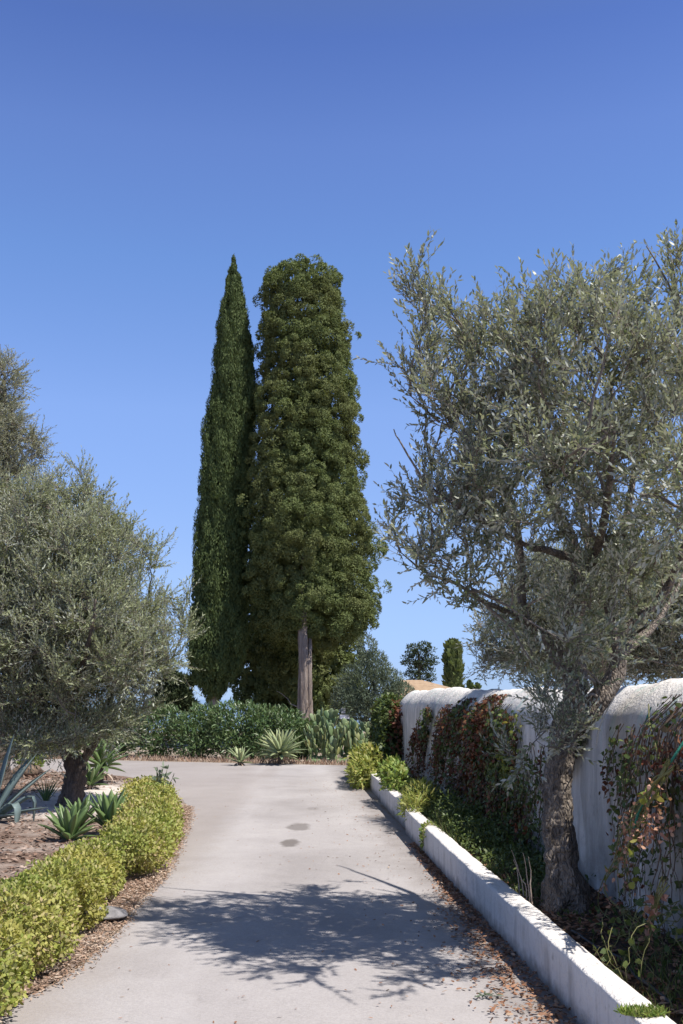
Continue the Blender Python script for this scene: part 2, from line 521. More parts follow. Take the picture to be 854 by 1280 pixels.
M['vine_org'] = leaf_mat('orange_vine_leaf', [(.28, .11, .055), (.36, .19, .09), (.22, .085, .045), (.17, .16, .05), (.42, .25, .15)], None, .6, .35, .25, None, (1, .7, .4))
M['vine_ylw'] = leaf_mat('yellow_vine_leaf', [(.20, .24, .045), (.30, .30, .06), (.12, .17, .04), (.36, .30, .10)], None, .5, .35, .3)
M['vine_dry'] = leaf_mat('withered_pink_leaf', [(.44, .22, .16), (.56, .33, .25), (.34, .15, .10), (.50, .30, .20)], None, .7, .3, .2)
M['stem'] = plain_mat('vine_stem', [(.07, .05, .035), (.16, .11, .08)], 30, .85)
M['stem_g'] = plain_mat('green_stem', [(.10, .105, .035), (.20, .19, .075)], 20, .6)
M['grass'] = leaf_mat('grass_blade', [(.05, .08, .022), (.075, .11, .03), (.11, .14, .045), (.17, .15, .08)], None, .55, .3, .3)
M['weed'] = leaf_mat('weed_leaf', [(.12, .19, .035), (.17, .25, .05), (.25, .30, .07), (.30, .29, .10)], None, .5, .3, .35)
M['weed_y'] = leaf_mat('yellow_creeper_leaf', [(.20, .25, .05), (.28, .31, .07), (.36, .33, .10), (.15, .21, .05)], None, .5, .3, .35)
M['rope'] = plain_mat('green_rope', [(.02, .14, .09), (.05, .24, .16)], 90, .6, .4)
M['string'] = plain_mat('white_string', [(.5, .5, .48), (.7, .7, .68)], 60, .7)
M['hose'] = plain_mat('dark_hose', [(.03, .035, .04), (.06, .065, .07)], 20, .5)
M['stone'] = plain_mat('grey_stone', [(.12, .115, .12), (.2, .19, .195), (.28, .265, .26)], 14, .9, .7, .03)
M['rock'] = plain_mat('brown_rock', [(.07, .05, .04), (.15, .105, .075), (.22, .165, .12)], 9, .9, .8, .05)
M['stick'] = plain_mat('dry_stick', [(.25, .19, .15), (.42, .34, .28)], 40, .9)
M['paint'] = plain_mat('white_paint', [(.74, .74, .74), (.82, .82, .81)], 10, .6, .05)
M['steel'] = plain_mat('grey_post', [(.25, .26, .28), (.36, .37, .39)], 10, .5, .05)
M['plaster_far'] = plain_mat('cream_plaster', [(.62, .56, .47), (.72, .66, .56)], 3, .9, .1)
M['tile_far'] = plain_mat('clay_roof_tile', [(.20, .13, .08), (.33, .23, .145), (.40, .29, .19)], 6, .9, .5, .04)
M['pane'] = plain_mat('dark_window', [(.03, .035, .04), (.05, .055, .06)], 3, .15, 0)
M['sea'] = plain_mat('sea_water', [(.05, .10, .14), (.06, .12, .17)], .05, .12, .05, .5, .5)
M['olivefruit'] = plain_mat('green_olive', [(.20, .25, .08), (.28, .33, .12)], 20, .35, 0)

# ------------------------------------------------------------------ world, sun
ELEV = math.radians(57.5)
SUN_TO = nrm(np.array([0.49, -0.34, 1.0]) * np.array([1, 1, 1.0]))   # towards the sun: right of the lane
ELEV = math.asin(SUN_TO[2])
w = bpy.data.worlds.new("World")
sc.world = w
w.use_nodes = True
wt = w.node_tree
bg = wt.nodes['Background']
sky = wt.nodes.new('ShaderNodeTexSky')
sky.sky_type = 'NISHITA'
sky.sun_disc = False
sky.sun_elevation = ELEV
sky.sun_rotation = math.atan2(SUN_TO[0], SUN_TO[1])
sky.altitude = 100
sky.air_density = 1.0
sky.dust_density = 0.1
sky.ozone_density = 4.5
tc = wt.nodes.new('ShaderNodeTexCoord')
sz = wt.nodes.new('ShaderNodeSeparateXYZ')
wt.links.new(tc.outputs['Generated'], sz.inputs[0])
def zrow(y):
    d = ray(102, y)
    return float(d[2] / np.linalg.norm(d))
sky_tint = ramp(wt, sz.outputs['Z'], [(0.0, (.36, .52, 1.0)), (zrow(845), (.38, .5, .9)), (zrow(715), (.69, .676, .84)), (zrow(505), (.96, .925, 1.08)), (zrow(310), (.86, .93, 1.13)), (zrow(155), (.85, .865, 1.12)), (zrow(15), (.67, .71, 1.02)), (.80, (1.05, .78, .50))])  # sky tint by height; unseen zenith warmed on purpose to neutralise blue shade
wt.links.new(mixc(wt, 1.0, sky.outputs[0], sky_tint, 'MULTIPLY'), bg.inputs['Color'])
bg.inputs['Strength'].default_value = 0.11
sd = bpy.data.lights.new('sun', 'SUN')
sd.energy = 4.6
sd.angle = math.radians(0.53)
sd.color = (1.0, .955, .89)
so = bpy.data.objects.new('sun', sd)
COL.objects.link(so)
so.rotation_euler = Vector(SUN_TO).to_track_quat('Z', 'Y').to_euler()
so.location = (20, -5, 40)
sc.view_settings.view_transform = 'Standard'
sc.view_settings.look = 'None'
sc.view_settings.gamma = 1
sc.view_settings.exposure = 0.70
sc.view_settings.use_curve_mapping = False
sc.cycles.max_bounces = 8
sc.cycles.transparent_max_bounces = 8

# ------------------------------------------------------------------ ground, lane, beds
KX = lambda Y: 1.51 - .06 * Y          # kerb foot on the lane side
WX = lambda Y: 2.30 - .06 * Y          # wall face
mb = MB(); mb.add([(-8000, 150, -14.5), (8000, 150, -14.5), (8000, 8500, -14.5), (-8000, 8500, -14.5)], [(0, 1, 2, 3)])
setp(mb.build('sea', M['sea']), kind='structure')
xs = np.concatenate([-np.geomspace(3500, 40, 24), np.linspace(-36, 36, 37), np.geomspace(40, 3500, 24)])
ys = np.concatenate([-np.geomspace(3500, 40, 18), np.linspace(-36, 44, 41), np.geomspace(47, 3500, 40)])
X, Y = np.meshgrid(xs, ys)
r = np.hypot(X, (Y - 12))
t = np.clip((r - 33) / 150, 0, 1)
Z = -16 * t * t * (3 - 2 * t)
mb = MB(); grid(mb, X, Y, Z)
setp(mb.build('ground', M['ground'], smooth=True), kind='structure')

edge_px = [(0, 1268), (70, 1230), (133, 1180), (175, 1128), (207, 1093), (228, 1050), (238, 1015)]
EL = [np.array([-1.72, -25.0]), np.array([-1.62, -8.0]), np.array([-1.60, 1.0]), np.array([-1.60, 4.2])] + [G(*p)[:2] for p in edge_px]
EL += [np.array(p) for p in ((-2.35, 15.6), (-2.75, 17.3), (-3.4, 19.2), (-4.3, 20.9), (-5.3, 21.9), (-6.7, 22.5), (-9.5, 23.5), (-14, 25.2), (-45, 36))]
ELs = smooth_path([np.array([*p, 0]) for p in EL], 24)
ELn = ELs.copy()
ELn[:, 0] += .035 * fbm(ELs * 3.1, 4, 3) + .02 * fbm(ELs * 14, 2, 8)
ELn[:, 1] += .03 * fbm(ELs * 3.7, 3, 5)
far = [(-45, 39.5), (-14, 29.3), (-6.2, 26.6), (-3, 25.5), (.15, 24.5), (3, 24.3), (12, 24.6), (40, 26)]
near = [(40, 22.5), (12, 21.6), (3.5, 21.4), (1.2, 20.6), (KX(19.5) - .02, 19.2)]
rp = [(p[0], p[1]) for p in ELn] + far + near + [(KX(10) + .05, 10), (KX(-25) + .05, -25)]
mb = MB()
rv = np.array([(a, b, .004) for a, b in rp])
mb.add(rv, np.arange(len(rv))[None, ::-1])
setp(mb.build('road', M['asphalt']), kind='structure')


def edge_x(y):
    m = ELs[:, 1]
    k = np.argmax(m > 21.5)
    return np.interp(y, m[:k], ELs[:k, 0])


yy = np.arange(-10, 21.3, .12)
tt = np.concatenate([np.linspace(0, .75, 40, endpoint=False), np.linspace(.75, 1, 45)])
ex = edge_x(yy) - .02
X = -26 + (ex[:, None] + 26) * tt[None, :]
Y = np.repeat(yy[:, None], len(tt), 1)
P3 = np.stack([X, Y, X * 0], -1)
edge_f = np.clip((1 - tt) * 26 / .5, 0, 1)[None, :]
Z = .012 + edge_f * (.03 + .035 * fbm(P3 * 1.1, 4, 1) + .02 * fbm(P3 * 6, 3, 2))
Z = np.maximum(Z, .006)


def mulch_z(p):
    e = np.clip((edge_x(p[:, 1]) - .02 - p[:, 0]) / .5, 0, 1)
    q = np.stack([p[:, 0], p[:, 1], p[:, 0] * 0], -1)
    return np.maximum(.012 + e * (.03 + .035 * fbm(q * 1.1, 4, 1) + .02 * fbm(q * 6, 3, 2)), .006)


mb = MB(); grid(mb, X, Y, Z)
setp(mb.build('mulch_bed', M['mulch'], smooth=True), kind='structure')

# planting bed between kerb and wall
BEDZ = .19
yy = np.arange(-6, 18.6, .1)
uu = np.linspace(0, 1, 14)
X = (KX(yy) + .12)[:, None] + (WX(yy) + .05 - KX(yy) - .12)[:, None] * uu[None, :]
Y = np.repeat(yy[:, None], 14, 1)
P3 = np.stack([X, Y, X * 0], -1)
Z = BEDZ + .05 * fbm(P3 * 2.2, 4, 4) + .06 * uu[None, :] ** 2
mb = MB(); grid(mb, X, Y, Z)
setp(mb.build('planting_bed', M['bedsoil'], smooth=True), kind='structure')

# ------------------------------------------------------------------ white wall
DW = nrm(np.array([-.06, 1.0, 0]))
NL = np.array([-DW[1], DW[0], 0])      # towards the lane


def on_wall(x, y, off=0.0):            # sight line onto the wall face
    d = ray(x, y)
    t = (2.30 - off) / (d[0] + .06 * d[1])
    return np.array([0, 0, EYE]) + d * t


prof = np.array([(.03, .0), (.025, .12), (.015, .3), (.006, .5), (0, .7), (0, .9), (0, 1.08), (0, 1.22), (-.004, 1.33), (-.012, 1.41), (-.035, 1.475),
                 (-.075, 1.535), (-.125, 1.59), (-.18, 1.635), (-.24, 1.67), (-.30, 1.69), (-.37, 1.69), (-.44, 1.66), (-.51, 1.6), (-.57, 1.5), (-.6, 1.35), (-.61, .9), (-.62, .4), (-.62, 0)])
yy = np.concatenate([np.arange(-8, 1, .25), np.arange(1, 20.25, .055)])
Uf, Zf = prof[:, 0], prof[:, 1]
base = np.array([2.30, 0, 0]) + np.array([-.06, 1, 0]) * yy[:, None]
V = base[:, None] + NL * Uf[None, :, None] + np.array([0, 0, 1.0]) * Zf[None, :, None]
hv = np.clip(Zf / 1.0, 0, 1)[None, :]
lump = .038 * fbm(V * 1.3, 4, 21) + .022 * fbm(V * np.array([1, 8, 4]), 3, 22) + .012 * fbm(V * 19, 2, 27)
V = V + NL * (lump * np.clip(.35 + hv, 0, 1))[..., None]
V[..., 2] += (np.clip(Zf - 1.2, 0, .5) / .5)[None, :] * (.11 * fbm(np.stack([yy * .45, yy * 0, yy * 0], -1), 3, 23) + .03 * fbm(np.stack([yy * 2, yy * 0, yy * 0], -1), 2, 24))[:, None]
V[..., 2] += .024 * fbm(V * np.array([3, 9, 3]), 3, 25) * (Zf > 1.3)[None, :]
# the far end rounds off
endf = np.clip((yy - 19.75) / .5, 0, 1)[:, None]
V[..., 2] = np.where(Zf[None, :] > .8, V[..., 2] - endf ** 2 * .22, V[..., 2])
V[..., 0] += endf ** 3 * .1 * (Uf[None, :] > -.1)
mb = MB()
m_, n_ = V.shape[:2]
i = np.arange(m_ - 1)[:, None] * n_
j = np.arange(n_ - 1)[None, :]
mb.add(V.reshape(-1, 3), np.stack([i + j, i + n_ + j, i + n_ + j + 1, i + j + 1], -1).reshape(-1, 4), ((m_ - 1) * n_ + np.arange(n_))[None, ::-1], np.arange(n_)[None, :])
setp(mb.build('garden_wall', M['wall'], smooth=True), 'long thick whitewashed wall with rounded rough top, hung with creepers', 'wall')

# ------------------------------------------------------------------ kerb walls


def kerb(y0, y1, back, label, hgt=.27):
    yy = np.arange(y0, y1 + .001, .05)
    pr = np.array([(0, 0), (0, .07), (0, .14), (.0, .2), (0, .255), (.002, .267), (.008, .273), (.03, .275), (.06, .275), (.09, .275), (.12, .274), (.143, .272), (.149, .265), (.15, .2), (.15, 0)])
    V = np.stack([1.51 + back - .06 * yy[:, None] + pr[None, :, 0], np.repeat(yy[:, None], len(pr), 1), np.repeat(pr[None, :, 1] * hgt / .27, len(yy), 0)], -1)
    V[..., 0] += .012 * fbm(V * 1.5, 3, 31) + .006 * fbm(V * 9, 3, 32)
    V[..., 2] += (pr[None, :, 1] > .2) * (.010 * fbm(V * 1.7, 3, 33) + .005 * fbm(V * 14, 3, 34))
    n_ = len(pr); m_ = len(yy)
    i = np.arange(m_ - 1)[:, None] * n_
    j = np.arange(n_ - 1)[None, :]
    mb = MB()
    mb.add(V.reshape(-1, 3), np.stack([i + j, i + n_ + j, i + n_ + j + 1, i + j + 1], -1).reshape(-1, 4), ((m_ - 1) * n_ + np.arange(n_))[None, ::-1], np.arange(n_)[None, :])
    setp(mb.build('low_kerb_wall', M['kerb'], smooth=True), label, 'kerb', 'white kerb walls edging the bed')


kerb(-6, 12.45, 0, 'longest white kerb wall, running past the gnarled olive to the bottom right corner')
kerb(12.47, 16.0, .055, 'middle length of white kerb wall under the lit yellow-green weeds')
kerb(16.32, 18.3, .09, 'short far length of white kerb wall half hidden by yellow creeper at the wall end')

# ------------------------------------------------------------------ trees
def in_blobs(blobs, n, shell=0.0):
    B = np.array([[*b[0], *b[1]] for b in blobs], float)
    wgt = np.array([(b[2] if len(b) > 2 else 1.0) for b in blobs]) * B[:, 3] * B[:, 4] * B[:, 5]
    k = RNG.choice(len(B), n, p=wgt / wgt.sum())
    d = rdir(n)
    r_ = RNG.random(n) ** (1 / 3.0)
    if shell: r_ = np.where(RNG.random(n) < shell, .75 + .3 * RNG.random(n), r_)
    return B[k, :3] + d * r_[:, None] * B[k, 3:6]


def wander(a, b, d0, k, amp, seed):
    ln = np.linalg.norm(b - a)
    p = bez(a, a + d0 * ln * .45 + np.array([0, 0, .08 * ln]), b, k)
    s = np.linspace(0, 1, k)[:, None]
    q = np.stack([vnoise(p * 3 / max(ln, .3) + 7.1 * c, seed + c) for c in range(3)], -1)
    return p + q * amp * ln * np.sin(PI * s)


def olive_tree(name, root, label, trunk, limbs, blobs, nb2, nb3, per, nl, leafL, leafW, mats, r2=.02, sprig=(.16, .34), shape='lance', fruit=0, group=None, up=.45, trunk_sides=26, gap=-.32, gapf=2.6):
    leafm, barkm, twigm = mats
    T = thing(name, root, label, 'tree', group)
    pts, rad = trunk
    tp = smooth_path(pts, 26)
    tr = np.interp(np.linspace(0, 1, len(tp)), np.linspace(0, 1, len(rad)), rad)
    mb = MB()
    tube(mb, tp, tr, trunk_sides, .30, 15.0, .10, 5, 3)
    tk = mb.build('trunk', barkm, T, smooth=True)
    nodes, ndir = [], []

    def note(p):
        g = nrm(np.gradient(p, axis=0))
        nodes.extend(list(p)); ndir.extend(list(g))
    for lp, lr in limbs:
        q = smooth_path(lp, 9)
        q = q + .018 * np.stack([fbm(q * 4 + 9 * c, 3, 40 + c) for c in range(3)], -1)
        lrr = np.interp(np.linspace(0, 1, len(q)), np.linspace(0, 1, len(lr)), lr)
        mb = MB(); tube(mb, q, lrr, 12, .3, 11, .05, 4, 9)
        mb.build('limb', barkm, T, smooth=True)
        note(q[len(q) // 6:])
    mb2 = MB()
    T2 = in_blobs(blobs, nb2)
    ctr = np.mean([l[0][0] for l in limbs], axis=0)
    T2 = T2[np.argsort(np.linalg.norm(T2 - ctr, axis=1))]

    def grow(targets, k, r0, r1, sides, amp, blk):
        paths = []
        for c in range(0, len(targets), blk):
            kd = kdtree.KDTree(len(nodes))
            for q, p in enumerate(nodes): kd.insert(Vector(p), q)
            kd.balance()
            for tg in targets[c:c + blk]:
                co, ix, dist = kd.find(Vector(tg - np.array([0, 0, .12])))
                if dist < .06: continue
                a, dd = nodes[ix], ndir[ix]
                p = wander(np.array(a), tg, nrm(dd * .6 + nrm(tg - a) * .8), k, amp, random.randint(0, 9999))
                tube(mb2, p, np.linspace(r0 * min(1, .4 + dist), r1, k), sides, cap=False)
                note(p[2:])
                paths.append(p)
        return paths
    P2 = grow(T2, 9, r2, r2 * .25, 6, .09, max(8, nb2 // 6))
    T3 = in_blobs(blobs, int(nb3 * 1.15), .35)
    T3 = T3[vnoise(T3 * gapf, 61) > gap]
    P3_ = grow(T3, 7, r2 * .34, r2 * .09, 4, .14, max(20, nb3 // 5))
    # sprigs
    A, Dn = [], []
    for p in P3_ + P2:
        g = nrm(np.gradient(p, axis=0))
        m = per
        s = .25 + .75 * RNG.random(m)
        s[0] = 1.0
        x = s * (len(p) - 1)
        i0 = np.minimum(x.astype(int), len(p) - 2)
        fr = (x - i0)[:, None]
        A.append(p[i0] * (1 - fr) + p[i0 + 1] * fr)
        dv = g[i0] * .7 + rdir(m) * .75 + np.array([0, 0, up])
        dv[0] = g[-1] * .9 + rdir(1)[0] * .35 + np.array([0, 0, up])
        Dn.append(dv)
    A = np.concatenate(A); Dn = nrm(np.concatenate(Dn))
    kp = vnoise(A * gapf, 61) > gap - .22
    A, Dn = A[kp], Dn[kp]
    n = len(A)
    ln = RNG.uniform(*sprig, n)
    # a slight bow
    mid = A + Dn * ln[:, None] * .5
    D2 = nrm(Dn + rdir(n) * .25 + np.array([0, 0, .1]))
    tip = mid + D2 * ln[:, None] * .5
    prisms(mb2, A, mid, .0028 * leafL / .055, .0021 * leafL / .055)
    prisms(mb2, mid, tip, .0021 * leafL / .055, .0010 * leafL / .055)
    mb2.build('branches', twigm, T, smooth=True)
    mb3 = MB()
    tt = np.linspace(.12, 1, nl)
    s1 = nrm(np.cross(Dn, rdir(n)))
    s2 = np.cross(Dn, s1)
    for k in range(nl):
        t_ = tt[k]
        base = np.where(t_ < .5, 1, 0) * (A + (mid - A) * (t_ * 2)) + np.where(t_ < .5, 0, 1) * (mid + (tip - mid) * (t_ * 2 - 1))
        dd = Dn if t_ < .5 else D2
        az = (k // 2) * 1.57 + (k % 2) * PI + RNG.normal(0, .35, n)
        rad_ = s1 * np.cos(az)[:, None] + s2 * np.sin(az)[:, None]
        spread = RNG.uniform(.45, 1.15, n)[:, None] * (1 - .45 * t_)
        ld = nrm(dd * np.cos(spread) + rad_ * np.sin(spread) + rdir(n) * .18)
        nn = nrm(dd * .8 - rad_ * .5 + np.array([0, 0, .5]) + rdir(n) * .45)
        L = leafL * RNG.uniform(.65, 1.25, n)
        keep = RNG.random(n) < .93
        leaves(mb3, base[keep], ld[keep], nn[keep], L[keep], (L * leafW / leafL * RNG.uniform(.85, 1.15, n))[keep], shape, RNG.uniform(.0, .2))
    mb3.build('foliage', leafm, T)
    if fruit:
        k = RNG.choice(n, fruit, replace=False)
        sph, sf = ball(6, 5)
        mbf = MB()
        for q in k:
            mbf.add(sph * np.array([.0085, .0085, .011]) + A[q] + np.array([0, 0, -.03]), *sf)
        o = mbf.build('fruit', M['olivefruit'], T, smooth=True)
        o['kind'] = 'stuff'
    return T


def ball(nu=10, nv=8):
    V = [(0, 0, 1.0)]
    for b in range(1, nv):
        th = PI * b / nv
        for a in range(nu):
            V.append((math.sin(th) * math.cos(2 * PI * a / nu), math.sin(th) * math.sin(2 * PI * a / nu), math.cos(th)))
    V.append((0, 0, -1.0))
    tris, quads = [], []
    for a in range(nu):
        tris.append((0, 1 + a, 1 + (a + 1) % nu))
        e = 1 + (nv - 2) * nu
        tris.append((len(V) - 1, e + (a + 1) % nu, e + a))
        for b in range(nv - 2):
            s0 = 1 + b * nu
            quads.append((s0 + a, s0 + nu + a, s0 + nu + (a + 1) % nu, s0 + (a + 1) % nu))
    return np.array(V), (np.array(tris), np.array(quads))


# --- the gnarled olive in the bed on the right
def d1(x, y, dy=0): return D(x, y, 7.1 + dy)


rt = G(703, 1140, .2)
off = 7.1 - rt[1]
trunk = ([d1(716, 1172), d1(712, 1140), d1(703, 1085), d1(697, 1020), d1(698, 965), d1(706, 915), d1(716, 880), d1(722, 850)], [.23, .185, .115, .092, .09, .085, .08, .08])
limbs = [
    ([d1(718, 905), d1(742, 884), d1(760, 862), d1(773, 830), d1(767, 785), d1(764, 740, .05), d1(782, 650, .2), d1(805, 520, .3), d1(815, 420, .3)], [.12, .115, .105, .085, .055, .05, .038, .024, .01]),
    ([d1(720, 865), d1(716, 800), d1(724, 725), d1(714, 672), d1(692, 630, -.1), d1(676, 555, -.2), d1(668, 440, -.2), d1(672, 350, -.2)], [.115, .10, .08, .055, .045, .034, .02, .007]),
    ([d1(717, 850), d1(683, 802, .1), d1(656, 768, .15), d1(651, 700, .2), d1(643, 640, .25), d1(606, 550, .3), d1(560, 450, .3), d1(535, 370, .3)], [.09, .065, .048, .042, .034, .025, .014, .006]),
    ([d1(719, 700), d1(690, 690, -.1), d1(655, 680, -.35), d1(622, 662, -.55), d1(580, 640, -.75), d1(530, 600, -.8)], [.05, .035, .027, .021, .014, .006]),
    ([d1(668, 782, .1), d1(630, 762), d1(602, 749, -.35), d1(568, 728, -.55), d1(530, 715, -.65), d1(500, 690, -.7)], [.035, .026, .021, .016, .011, .005]),
    ([d1(722, 740), d1(745, 690, -.5), d1(760, 620, -1.0), d1(770, 540, -1.4)], [.055, .045, .03, .01]),
    ([d1(725, 760), d1(735, 690, .6), d1(720, 600, 1.1), d1(700, 520, 1.6)], [.055, .045, .03, .01]),
    ([d1(768, 800), d1(830, 740, -.1), d1(865, 650, -.3), d1(880, 560, -.3)], [.055, .042, .028, .01]),
    ([d1(772, 820), d1(820, 780, .3), d1(850, 730, .5), d1(862, 690, .6)], [.05, .035, .02, .008]),
]


def blob1(x, y, rx, ry, rz, dy=0, w=1): return (d1(x, y, dy - .7), (rx, ry, rz), w)


blobs = [blob1(535, 385, .24, .4, .36, .2, 1.0), blob1(560, 460, .40, .7, .40, .2), blob1(672, 380, .30, .5, .42, -.2, .9), blob1(640, 470, .55, 1.0, .45),
         blob1(738, 400, .30, .6, .45, 0, 1), blob1(815, 400, .36, .8, .38, .1), blob1(720, 500, .65, 1.4, .5), blob1(835, 520, .45, 1.1, .5),
         blob1(555, 570, .42, .9, .42, 0, .9), blob1(650, 600, .65, 1.4, .40, 0, .8), blob1(560, 670, .42, .8, .30, -.1, 1.0), blob1(515, 690, .22, .4, .22, 0, 1.5), blob1(520, 505, .24, .5, .4, 0, 1.1), blob1(540, 400, .22, .4, .3, .1, 1.0), blob1(795, 370, .3, .5, .3, 0, 1.0), blob1(540, 735, .25, .4, .18, .05, 1.5), blob1(505, 620, .22, .5, .3, 0, 1.3), blob1(790, 650, .45, 1.3, .5),
         blob1(770, 765, .36, .8, .32, -.1, .8), blob1(680, 770, .35, .7, .28, .1, .6), blob1(590, 750, .34, .5, .22, 0, 1.1),
         blob1(676, 880, .22, .22, .24, .3, 2.2), blob1(640, 935, .2, .15, .2, .3, 2.2), blob1(715, 850, .22, .25, .26, .1, 3), blob1(695, 925, .14, .12, .2, .2, 2.5), blob1(720, 620, .8, 1.7, .6, 0, .35)]
olive_tree('olive_tree', d1(712, 1140), 'gnarled olive tree with thick ridged trunk between white kerb and wall', trunk, [(a, [.72 * c for c in b]) for a, b in limbs], blobs, 150, 720, 8, 14, .043, .0150,
           (M['olive'], M['bark'], M['twig']), .014, (.13, .30), 'lance', 90, None, .42, 60, -.42, 2.5)

# --- olive at the left, dense and dusty
def d2(x, y, dy=0): return D(x, y, 15.2 + dy)


def blob2(x, y, rx, ry, rz, dy=0, w=1): return (d2(x, y, dy), (rx, ry, rz), w)


trunk = ([d2(84, 1030), d2(86, 1010), d2(92, 985), d2(95, 965), d2(88, 945), d2(80, 925), d2(78, 905)], [.24, .19, .155, .145, .12, .10, .08])
limbs = [([d2(96, 968), d2(108, 945), d2(125, 915), d2(140, 860), d2(160, 800), d2(190, 750)], [.07, .06, .05, .04, .025, .010]),
         ([d2(80, 920), d2(70, 880), d2(66, 830), d2(80, 740), d2(95, 650)], [.07, .05, .04, .028, .010]),
         ([d2(80, 915), d2(50, 880, -.4), d2(10, 830, -.8), d2(-30, 760, -1)], [.09, .06, .045, .012]),
         ([d2(76, 900), d2(90, 860, -.9), d2(110, 810, -1.4), d2(120, 750, -1.6)], [.07, .05, .035, .012]),
         ([d2(76, 900), d2(60, 850, .9), d2(40, 760, 1.5), d2(30, 680, 1.6)], [.07, .05, .035, .012])]
blobs = [blob2(90, 800, 1.2, .6, .9, -1.2, 1.3), blob2(60, 700, 1.0, .6, .7, -1.0, 1.2), blob2(80, 650, .75, 1.2, .6), blob2(20, 680, 1.2, 1.5, .8), blob2(120, 700, .8, 1.3, .65), blob2(175, 740, .5, .9, .55, 0, .9), blob2(205, 775, .32, .6, .36), blob2(100, 780, 1.3, 1.8, .85), blob2(20, 800, 1.4, 1.7, .9),
         blob2(160, 830, .65, 1.2, .55), blob2(-70, 760, 1.3, 1.6, 1.3), blob2(60, 870, 1.3, 1.6, .5), blob2(140, 880, .62, .9, .42), blob2(10, 905, .8, 1.0, .35), blob2(175, 870, .3, .6, .3), blob2(110, 925, .5, .5, .3, -.7, 2.5), blob2(60, 920, .6, .6, .3, -.8, 2.0), blob2(150, 905, .4, .6, .35, -.3, 1.6), blob2(25, 925, .5, .5, .25, -.5, 1.5), blob2(215, 800, .3, .6, .4, 0, 1.2), blob2(150, 662, .25, .3, .22, 0, 1.6), blob2(193, 692, .28, .3, .2, .2, 1.8), blob2(222, 745, .2, .3, .2, 0, 2), blob2(92, 607, .28, .4, .25, 0, 1.6), blob2(40, 618, .4, .5, .3), blob2(216, 835, .22, .3, .2, 0, 1.6), blob2(128, 632, .2, .3, .25, .3, 1.6)]
olive_tree('olive_tree', d2(86, 1018), 'bushy dusty olive with dark leaning trunk behind the golden hedge on the left', trunk, limbs, blobs, 170, 2050, 9, 14, .064, .0200,
           (M['olive_l'], M['bark_dk'], M['twig']), .018, (.2, .5), 'quad', 0, None, .38, 22, -.34)

# --- taller, browner olive behind it
def d3(x, y, dy=0): return D(x, y, 18.6 + dy)


def blob3(x, y, rx, ry, rz, dy=0, w=1): return (d3(x, y, dy), (rx, ry, rz), w)


trunk = ([d3(-4, 990), d3(-3, 960), d3(-1, 920), d3(-6, 880), d3(-12, 840)], [.26, .2, .18, .16, .13])
limbs = [([d3(-10, 850), d3(0, 780), d3(5, 680), d3(8, 560), d3(6, 470)], [.12, .09, .065, .04, .012]),
         ([d3(-12, 845), d3(-50, 760), d3(-90, 640), d3(-110, 540)], [.11, .08, .05, .012]),
         ([d3(-8, 830), d3(10, 760, -1), d3(18, 680, -1.6), d3(24, 620, -1.8)], [.08, .06, .04, .012])]
blobs = [blob3(0, 480, .45, .9, .6, 0, .9), blob3(8, 560, .65, 1.2, .7), blob3(-50, 540, 1.0, 1.3, 1.3), blob3(14, 630, .8, 1.4, .7), blob3(-90, 650, 1.4, 1.6, 1.5), blob3(0, 720, 1.1, 1.5, .9), blob3(-60, 800, 1.5, 1.5, .9)]
olive_tree('olive_tree', d3(-4, 968), 'tall brownish olive tree rising at the left edge behind the dusty olive', trunk, limbs, blobs, 120, 1700, 9, 13, .07, .018,
           (M['olive_b'], M['bark_dk'], M['twig']), .03, (.22, .45), 'quad', 0, None, .3, 18, -.6)

# --- olive standing behind the wall
def d4(x, y, dy=0): return D(x, y, 12.6 + dy)


def blob4(x, y, rx, ry, rz, dy=0, w=1): return (d4(x, y, dy), (rx, ry, rz), w)


trunk = ([D(722, 985, 12.6), d4(722, 940), d4(722, 880), d4(716, 840), d4(712, 815)], [.24, .17, .14, .13, .11])
limbs = [([d4(714, 825), d4(690, 790), d4(660, 760), d4(630, 740)], [.09, .06, .04, .012]), ([d4(712, 818), d4(720, 770), d4(740, 710), d4(750, 660)], [.09, .06, .04, .012]),
         ([d4(714, 822), d4(760, 790), d4(810, 750), d4(850, 720)], [.09, .06, .04, .012])]
blobs = [blob4(640, 790, .42, .8, .5), blob4(690, 740, .6, .9, .6), blob4(760, 740, .7, 1.0, .65), blob4(830, 770, .8, 1.1, .75), blob4(720, 810, .9, .9, .35), blob4(615, 815, .22, .5, .28), blob4(900, 740, .8, 1.0, .8), blob4(660, 830, .35, .6, .2), blob4(800, 830, .6, .8, .32), blob4(860, 825, .6, .8, .35), blob4(740, 838, .5, .7, .2), blob4(690, 845, .4, .5, .15)]
olive_tree('olive_tree', D(722, 985, 12.6), 'leafy olive tree standing behind the white wall, its crown just over the top', trunk, limbs, blobs, 90, 1250, 9, 13, .062, .016,
           (M['olive'], M['bark_dk'], M['twig']), .024, (.18, .36), 'quad', 0, None, .35, 16)

